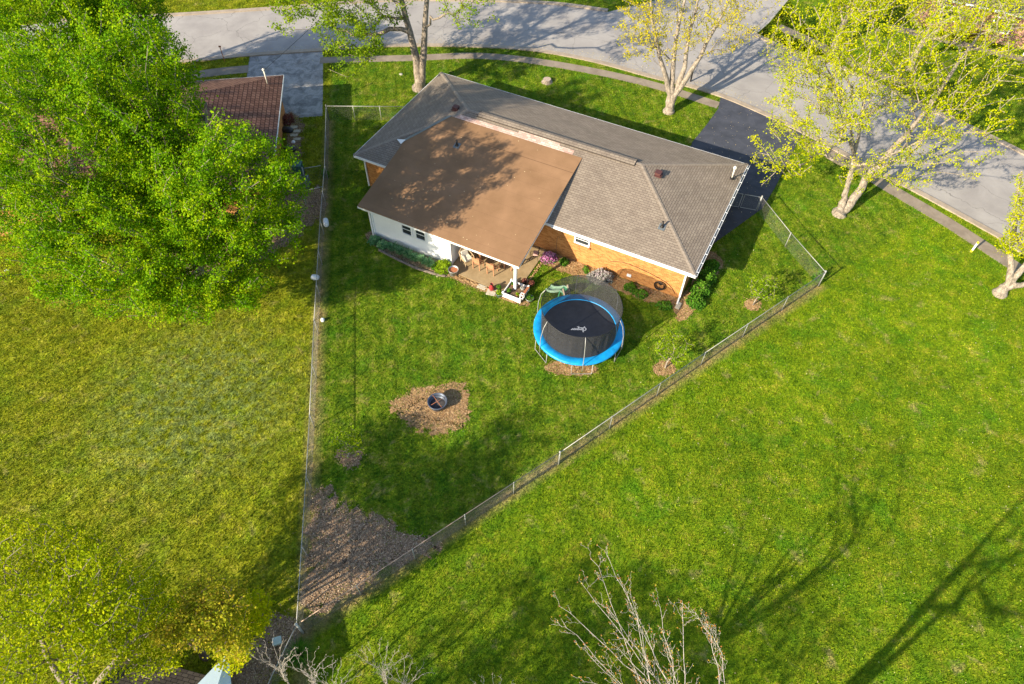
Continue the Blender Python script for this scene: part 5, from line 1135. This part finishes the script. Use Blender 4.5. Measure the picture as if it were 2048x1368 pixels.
# wires
def wire(a_, b_, sag, lab):
    pts = [a_.lerp(b_, i / 14) - Zv * sag * 4 * (i / 14) * (1 - i / 14) for i in range(15)]; tag(MB().tube(pts, .012, 5).build('service_wire', M_BLACK), lab, 'cable')
wire(NM, Vector((-6.5, 66, 7.5)), .5, 'overhead service wire from the red roofed house past the two-trunked tree')
wire(MAST, G(1760, 300, 4.2) + Vector((6, 4, 2.5)), .3, 'overhead service wire from the roof mast of the brick house to the lime tree')
# things by the left house
def bin_(c, lab):
    t = thing('wheelie_bin', c, lab, 'bin'); m = MB(); m.prism([(c.x - .27, c.y - .27), (c.x + .27, c.y - .27), (c.x + .3, c.y + .3), (c.x - .3, c.y + .3)], .05, .95); m.build('body', M_BIN, t)
    m = MB(); m.box(c + Zv * 1.0, .66, .68, .08); m.bar(c + Vector((-.25, .38, .98)), c + Vector((.25, .38, .98)), .04); m.build('lid', M_BIN, t)
    for sg in (-1, 1): m = MB(); m.tube([c + Vector((.24 * sg, .28, .1)), c + Vector((.31 * sg, .28, .1))], .1, 12); m.build('wheel', M_BLACK, t)
bin_(G(600, 352), 'dark green lidded bin between the small chain link panels next door')
c = G(611, 372); t = thing('air_conditioner', c, 'dark grey outdoor unit behind the small chain link gate next door', 'air conditioner')
m = MB(); m.box(c + Zv * .35, .6, .6, .68); m.build('casing', M_LEAD, t); m = MB(); m.lathe(c + Zv * .70, [(.24, 0), (.24, .02), (.2, .03), (.1, .03), (.0, .03)], 18); m.build('fan_grille', M_BLACK, t)
c = G(577, 243); t = shrub('dark_bush', 'dark bush at the end of the weathered driveway beside the brick wall', c, .45, .6, .6, 500, .1, L_REDLEAF, 160)
def bundle(nm, px, py, sx, sy, h, ang, mt, lab, cat):
    c = G(px, py); X = Vector((math.cos(ang), math.sin(ang), 0)); m = MB(); n = 14; base = len(m.v); Y = Vector((-X.y, X.x, 0))
    prof = [(.82, 0), (1, .25), (1, .6), (.85, .85), (.5, 1.0), (0, 1.02)]
    for r_, z_ in prof:
        for k in range(n): t_ = 2 * PI * k / n; p = c + X * sx * r_ * math.copysign(abs(math.cos(t_)) ** .6, math.cos(t_)) + Y * sy * r_ * math.copysign(abs(math.sin(t_)) ** .6, math.sin(t_)) + Zv * z_ * h; m.v.append(tuple(p))
    for i in range(len(prof) - 1):
        for k in range(n): a_ = i * n + k; b_ = i * n + (k + 1) % n; m.f.append((a_, b_, b_ + n, a_ + n)); m.uv.append(None); m.sm.append(True)
    return tag(m.build(nm, mt), lab, cat)
bundle('white_drum', 653, 449, .17, .30, .40, R(15), M_WHITE, 'white rounded drum lying on the grass just inside the left fence', 'drum')
bundle('white_tub', 631, 557, .25, .16, .25, R(-5), M_WHITE, 'white open tub on the neighbour side of the left fence', 'tub')
bundle('white_bucket', 646, 642, .1, .1, .22, 0, M_WHITE, 'tiny white bucket just inside the left fence below the drum', 'bucket')
bundle('white_bag', 587, 286, .14, .12, .18, 0, M_WHITE, 'white bag on the ground beside the neighbouring brick wall', 'bag')
for i, (px, py, lb) in enumerate(((580, 300, 'dark junk pile beside the neighbour wall below the white bag'), (575, 262, 'dark junk pile beside the neighbour wall above the white bag'))): bundle('junk_pile', px, py, .28, .45, .25, 1.4, M_BLACK, lb, 'pile')
for k in range(4):
    c = G(588 + (k % 2) * 6, 255 + 8 * k); tag(MB().box(c + Zv * .03, .5, .3, .05, (1, .1, 0)).build('paver', M_STONE), ('farthest', 'second farthest', 'third farthest', 'nearest')[k] + ' of the four brown pavers below the weathered driveway', 'paver', 'pavers beside the neighbouring house')
bundle('white_scrap', 577, 453, .12, .05, .05, .6, M_WHITE, 'white scrap on the grass at the right edge of the big tree', 'scrap')
bundle('white_scrap', 14, 541, .13, .06, .05, .3, M_WHITE, 'white scrap on the lawn at the far left edge', 'scrap')
# utility lid near left fence bottom
c = G(556, 1284); tag(MB().box(c + Zv * .1, .32, .26, .2, (1, .3, 0)).box(c + Zv * .21, .36, .3, .03, (1, .3, 0)).build('utility_box', simple('pale_green_box', (.45, .55, .5), .6)), 'small pale utility box beside the lowest fence corner', 'utility box')
# ------------------------------------------------------------------ street furniture
c = G(1094, 164); t = thing('tree_stump', c, 'cut tree stump on the shaded front lawn', 'stump'); m = MB(); rr = random.Random(4)
m.lathe(c, [(.46, 0), (.36, .1), (.32, .25), (.30, .27)], 14); m.build('bark_ring', M_BARK, t); m = MB(); m.disc(c + Zv * .268, .305, 14); m.build('cut_top', M_STUMP, t)
c = G(1381, 163); t = thing('mailbox', c, 'dark mailbox on a post between the sidewalk and the street', 'mailbox'); m = MB(); m.bar(c, c + Zv * 1.05, .1, .1, up=(1, 0, 0)); m.build('post', M_DARKMETAL, t)
b = MB(); X = Vector((.35, .93, 0)); b.box(c + Zv * 1.15, .5, .2, .18, X); Y = Vector((-X.y, X.x, 0))
pr = [c + Zv * 1.24 + Y * .1 * math.cos(k * PI / 8) + Zv * .1 * math.sin(k * PI / 8) for k in range(9)]
for k in range(8): b.face([pr[k] - X * .25, pr[k + 1] - X * .25, pr[k + 1] + X * .25, pr[k] + X * .25])
b.face([p - X * .25 for p in pr]); b.face([p + X * .25 for p in pr][::-1]); b.build('box', M_BLACK, t)
m = MB(); m.bar(c + Zv * 1.2 + Y * .115, c + Zv * 1.42 + Y * .115, .03, .05); m.build('flag', M_REDPOT, t)
c = G(1942, 504); t = thing('marker_post', c, 'white and yellow utility marker post beside the right sidewalk', 'marker post'); m = MB(); m.bar(c + Zv * .18, c + Zv * .72, .1, .06, up=(1, 0, 0)); m.build('post', M_WHITE, t)
m = MB(); m.bar(c + Zv * .72, c + Zv * .86, .11, .065, up=(1, 0, 0)); m.bar(c, c + Zv * .18, .105, .065, up=(1, 0, 0)); m.build('yellow_band', M_YELLOW, t)
c = G(450, 124); tag(MB().tube([c, c + Zv * 1.3], .03, 6).box(c + Zv * 1.3, .18, .04, .12).build('sign_stake', M_TERRA), 'thin reddish stake on the verge left of the weathered driveway', 'stake')
c = G(802, 149); tag(MB().lathe(c, [(.16, 0), (.14, .05), (.05, .06), (0, .06)], 10).build('valve_cover', M_STONE), 'small grey utility lid in the lawn left of the two-trunked tree', 'utility lid')
# red brick house across the side street
rh0 = G(1790, 40); t = thing('brick_house', rh0, 'red brick house with white trim behind the lime trees at the upper right', 'house')
ra = R(-28); X = Vector((math.cos(ra), math.sin(ra), 0)); Y = Vector((-X.y, X.x, 0)); O_ = G(1822, 46)
def RP(u, v, z=0): return Vector((O_.x, O_.y, 0)) + X * u + Y * v + Zv * z
m = MB()
for p, q in (((0, 0), (18, 0)), ((18, 0), (18, 9)), ((18, 9), (0, 9)), ((0, 9), (0, 0))):
    P, Q = RP(*p), RP(*q); L = (Q - P).length; m.face([P, Q, Q + Zv * 2.7, P + Zv * 2.7], [(0, 0), (L, 0), (L, 2.7), (0, 2.7)])
m.build('wall', M_BRICK_RED, t)
m = MB(); e = .5; z0, z1 = 2.72, 4.4
m.face([RP(-e, -e, z0), RP(18 + e, -e, z0), RP(13, 4.5, z1), RP(5, 4.5, z1)], [(0, 0), (19, 0), (14, 5), (5, 5)]); m.face([RP(18 + e, 9 + e, z0), RP(-e, 9 + e, z0), RP(5, 4.5, z1), RP(13, 4.5, z1)], [(0, 0), (19, 0), (14, 5), (5, 5)])
m.face([RP(-e, 9 + e, z0), RP(-e, -e, z0), RP(5, 4.5, z1)], [(0, 0), (10, 0), (5, 5)]); m.face([RP(18 + e, -e, z0), RP(18 + e, 9 + e, z0), RP(13, 4.5, z1)], [(0, 0), (10, 0), (5, 5)]); m.build('roof', M_SHINGLE, t)
m = MB()
for p, q in (((-e, -e), (18 + e, -e)), ((-e, 9 + e), (-e, -e))): m.bar(RP(*p, 2.62), RP(*q, 2.62), .04, .16)
m.build('fascia', M_WHITE, t)
for u in (2.5, 6.5, 13.5):
    m = MB(); m.box(RP(u, -.03, 1.5), 1.5, .06, 1.2, X, Y, Zv); w_ = m.build('window', M_WHITE, t); m = MB(); m.box(RP(u, -.065, 1.5), 1.3, .01, 1.0, X, Y, Zv); m.build('pane', M_GLASS, w_)
for u in (9.0, 11.0): m = MB(); m.bar(RP(u, -.9), RP(u, -.9, 2.6), .14, .14, up=X); m.build('porch_post', M_WHITE, t)
o, walk6 = strip('path', [RP(-1.5, -1.6), RP(8, -1.6), RP(18, -1.6)], -.5, .5, .018, M_WALK, .02)
shrub('front_hedge', 'brown green hedge along the front of the red brick house', RP(4.5, -.6), 2.6, .45, .7, 1500, .14, L_OLIVE, 170)
# shed and pale cover at the bottom left
sh = thing('garden_shed', Vector((-12.6, 4.6, 0)), 'dark shingled shed roof under the bronze tree at the bottom left', 'shed'); X = Vector((.97, -.22, 0)).normalized(); Y = Vector((-X.y, X.x, 0)); c0 = G(395, 1368, 2.3); c0.z = 0
def SP(u, v, z=0): return c0 + X * u + Y * v + Zv * z
m = MB(); m.face([SP(-3.2, .35, 2.25), SP(.95, .35, 2.25), SP(.95, -1.3, 2.8), SP(-3.2, -1.3, 2.8)][::-1], [(0, 0), (4, 0), (4, 1.8), (0, 1.8)][::-1]); m.face([SP(-3.2, -1.3, 2.8), SP(.95, -1.3, 2.8), SP(.95, -2.9, 2.25), SP(-3.2, -2.9, 2.25)], [(0, 0), (4, 0), (4, 1.8), (0, 1.8)]); m.build('roof', M_SHINGLE_DARK, sh)
m = MB(); P4 = [SP(-3.0, .15), SP(.8, .15), SP(.8, -2.7), SP(-3.0, -2.7)]; m.prism([(p.x, p.y) for p in P4][::-1], 0, 2.22); m.build('wall', M_LOG, sh)
cv = thing('pale_canopy', SP(1.6, 0, 0), 'pale blue white canopy corner beside the dark shed roof', 'canopy'); m = MB()
q = [G(455, 1306, 2.2), G(395, 1368, 2.45), G(420, 1420, 2.6), G(462, 1368, 2.2)]; m.face(q); m.face([p - Zv * .05 for p in q][::-1])
for a_, b_ in zip(q, q[1:] + q[:1]): m.face([a_ - Zv * .05, b_ - Zv * .05, b_, a_])
m.build('cover', M_TARP, cv); m = MB()
for p in (q[2], q[3]): m.bar(Vector((p.x - .05, p.y - .1, 0)), Vector((p.x - .05, p.y - .1, p.z - .06)), .06, .06, up=(1, 0, 0))
m.build('leg', M_RAIL, cv)

# ------------------------------------------------------------------ loose chips, straw and fallen petals (uncountable)
M_CHIP = leafmat('loose_chips', [(0.0, (0.14, 0.085, 0.05)), (0.45, (0.40, 0.27, 0.165)), (0.8, (0.60, 0.44, 0.29)), (1.0, (0.80, 0.66, 0.48))], 0.0)
M_STRAWBIT = leafmat('loose_straw', [(0.0, (0.16, 0.085, 0.035)), (0.4, (0.42, 0.26, 0.12)), (0.8, (0.60, 0.42, 0.22)), (1.0, (0.75, 0.60, 0.38))], 0.0)
M_PETAL = leafmat('fallen_petals', [(0.0, (0.40, 0.28, 0.12)), (0.5, (0.60, 0.50, 0.25)), (1.0, (0.80, 0.74, 0.55))], 0.2)
def scatter(polys, dens, ln_, wd_, seed, zj=.03, spill=.25):
    rg = np.random.default_rng(seed); Vs = []
    for pl in polys:
        xs = [p.x for p in pl]; ys = [p.y for p in pl]; A_ = (max(xs) - min(xs) + 1) * (max(ys) - min(ys) + 1); k = int(A_ * dens)
        X_ = rg.uniform(min(xs) - .5, max(xs) + .5, k); Y_ = rg.uniform(min(ys) - .5, max(ys) + .5, k); I = inpoly(X_ + rg.normal(size=k) * spill * rg.uniform(0, 1, k) ** 3, Y_ + rg.normal(size=k) * spill * rg.uniform(0, 1, k) ** 3, pl); X_ = X_[I]; Y_ = Y_[I]; n_ = len(X_)
        t_ = rg.uniform(0, PI, n_); l_ = ln_ * rg.uniform(.4, 1.3, n_); w_ = wd_ * rg.uniform(.5, 1.3, n_); z_ = .012 + rg.uniform(0, zj, n_); a1 = rg.uniform(-.02, .02, n_); a2 = rg.uniform(-.015, .015, n_)
        D = np.stack([np.cos(t_) * l_, np.sin(t_) * l_, a1], 1) * .5; S_ = np.stack([-np.sin(t_) * w_, np.cos(t_) * w_, a2], 1) * .5; P_ = np.stack([X_, Y_, z_], 1)
        Vs.append(np.stack([P_ - D - S_, P_ + D - S_ * .7, P_ + D * .9 + S_, P_ - D * .8 + S_], 1).reshape(-1, 3))
    V = np.concatenate(Vs); V[:, 2] = np.maximum(V[:, 2], .006); n_ = len(V) // 4; return V, np.arange(4 * n_).reshape(n_, 4), rg.beta(1.6, 2.0, n_)
V, F, T_ = scatter([p[0] for p in pits if p[2] in (M_WOODCHIP, M_SOIL)], 900, .065, .02, 201); tag(fast_mesh('wood_chips', V, F, M_CHIP, None, T_), 'brown and tan wood chips strewn over the bare patches', 'mulch', kind='stuff')
V, F, T_ = scatter([p[0] for p in pits if p[2] in (M_STRAW, M_BED)], 900, .08, .014, 202); tag(fast_mesh('straw_litter', V, F, M_STRAWBIT, None, T_), 'orange tan straw strewn over the fire pit patch and beds', 'straw', kind='stuff')
big = [Vector((8, 6, 0)), Vector((22, 6, 0)), Vector((34, 27, 0)), Vector((24, 38, 0)), Vector((14, 34, 0)), Vector((2, 17, 0))]; frontl = [Vector((-13, 51, 0)), Vector((6, 46, 0)), Vector((14, 38, 0)), Vector((15.6, 45, 0)), Vector((4, 52, 0))]
V, F, T_ = scatter([big, frontl], 1.3, .045, .03, 203, .05); 
V2, F2, T2_ = scatter([near[8:-8] + [p + Vector((.5, .9, 0)) for p in near[8:-8][::-1]]], 26, .06, .04, 204, .01, .1); V3, F3, T3_ = scatter([drive, ldrive], 4, .04, .03, 205, .03, .05); V3[:, 2] += .03
n1, n2 = len(V), len(V) + len(V2); tag(fast_mesh('fallen_petals', np.concatenate([V, V2, V3]), np.concatenate([F, F2 + n1, F3 + n2]), M_PETAL, None, np.concatenate([T_, T2_, T3_])), 'pale petals and seed litter scattered on lawn, kerb and driveway', 'litter', kind='stuff')

# ------------------------------------------------------------------ lawn blades (uncountable)
rng = np.random.default_rng(77); N = 2100000
x = rng.uniform(-50, 50, N); y = rng.uniform(4, 66, N)
ok = (np.abs(x) < 14 + .62 * y + 4); x = x[ok]; y = y[ok]
keep = np.ones(len(x), bool)
HB = [HP(IN, IN), HP(LU - IN, IN), HP(LU - IN, LW - IN), HP(IN, LW - IN)]; HB2 = [HP(3.5, -3.4), HP(9, -3.4), HP(9, .5), HP(3.5, .5)]
NB = [NP(.5, .5), NP(.5, LN - .5), NP(NL, LN - .5), NP(NL, .5)]
solid = [road_poly, walk1, walk2, walk3, walk4, walk5, walk6, drive, ldrive, patio, HB, HB2, NB, [RP(0, 0), RP(18, 0), RP(18, 9), RP(0, 9)]] + kerb_polys
for pl in solid: keep &= ~inpoly(x, y, pl)
tuft = np.sin(x * 2.9 + 1.7 * np.sin(y * 2.3)) * np.sin(y * 3.1 + 1.3 * np.sin(x * 2.7)) + .5 * np.sin(x * 9 + y * 7) * np.sin(y * 8 - x * 5)
for pl, nm, mt in pits:
    xs = [p.x for p in pl]; ys = [p.y for p in pl]; bb = np.where((x > min(xs) - .1) & (x < max(xs) + .1) & (y > min(ys) - .1) & (y < max(ys) + .1))[0]
    ins = inpoly(x[bb], y[bb], pl); bb = bb[ins]; dm = np.full(len(bb), 9.0); X_, Y_ = x[bb], y[bb]
    for i in range(0, len(pl)):
        a_, b_ = pl[i], pl[(i + 1) % len(pl)]; dx, dy = b_.x - a_.x, b_.y - a_.y; L2 = dx * dx + dy * dy + 1e-9
        tt = np.clip(((X_ - a_.x) * dx + (Y_ - a_.y) * dy) / L2, 0, 1); dm = np.minimum(dm, np.hypot(X_ - a_.x - tt * dx, Y_ - a_.y - tt * dy))
    pk = np.where(dm < .8, .8 * (1 - dm / .8), 0) * (tuft[bb] > -.35) + .6 * (tuft[bb] > 1.05) * (dm < 1.8) + .03
    if nm == 'planting_bed': pk *= .35
    keep[bb] &= rng.uniform(0, 1, len(bb)) < pk
x = x[keep]; y = y[keep]; n = len(x); lot_left = x < (-8.45 - (y - 7.85) * .144)
h = rng.uniform(.04, .10, n) * np.where(lot_left, 1.25, 1.0); wd = rng.uniform(.012, .026, n); t = rng.uniform(0, 2 * PI, n); ln = rng.uniform(.3, 1.1, n) * h; t2 = rng.uniform(0, 2 * PI, n)
Bx = np.stack([x, y, np.full(n, .001)], 1); S = np.stack([np.cos(t), np.sin(t), np.zeros(n)], 1) * wd[:, None]; E = Bx + np.stack([np.cos(t2) * ln, np.sin(t2) * ln, h], 1)
V = np.stack([Bx - S, Bx + S, E], 1).reshape(-1, 3); F = np.arange(3 * n).reshape(n, 3)
o = fast_mesh('lawn_grass', V, F, M_BLADE, None, rng.uniform(0, 1, n)); tag(o, 'short green grass covering the lawns', 'grass', kind='stuff')
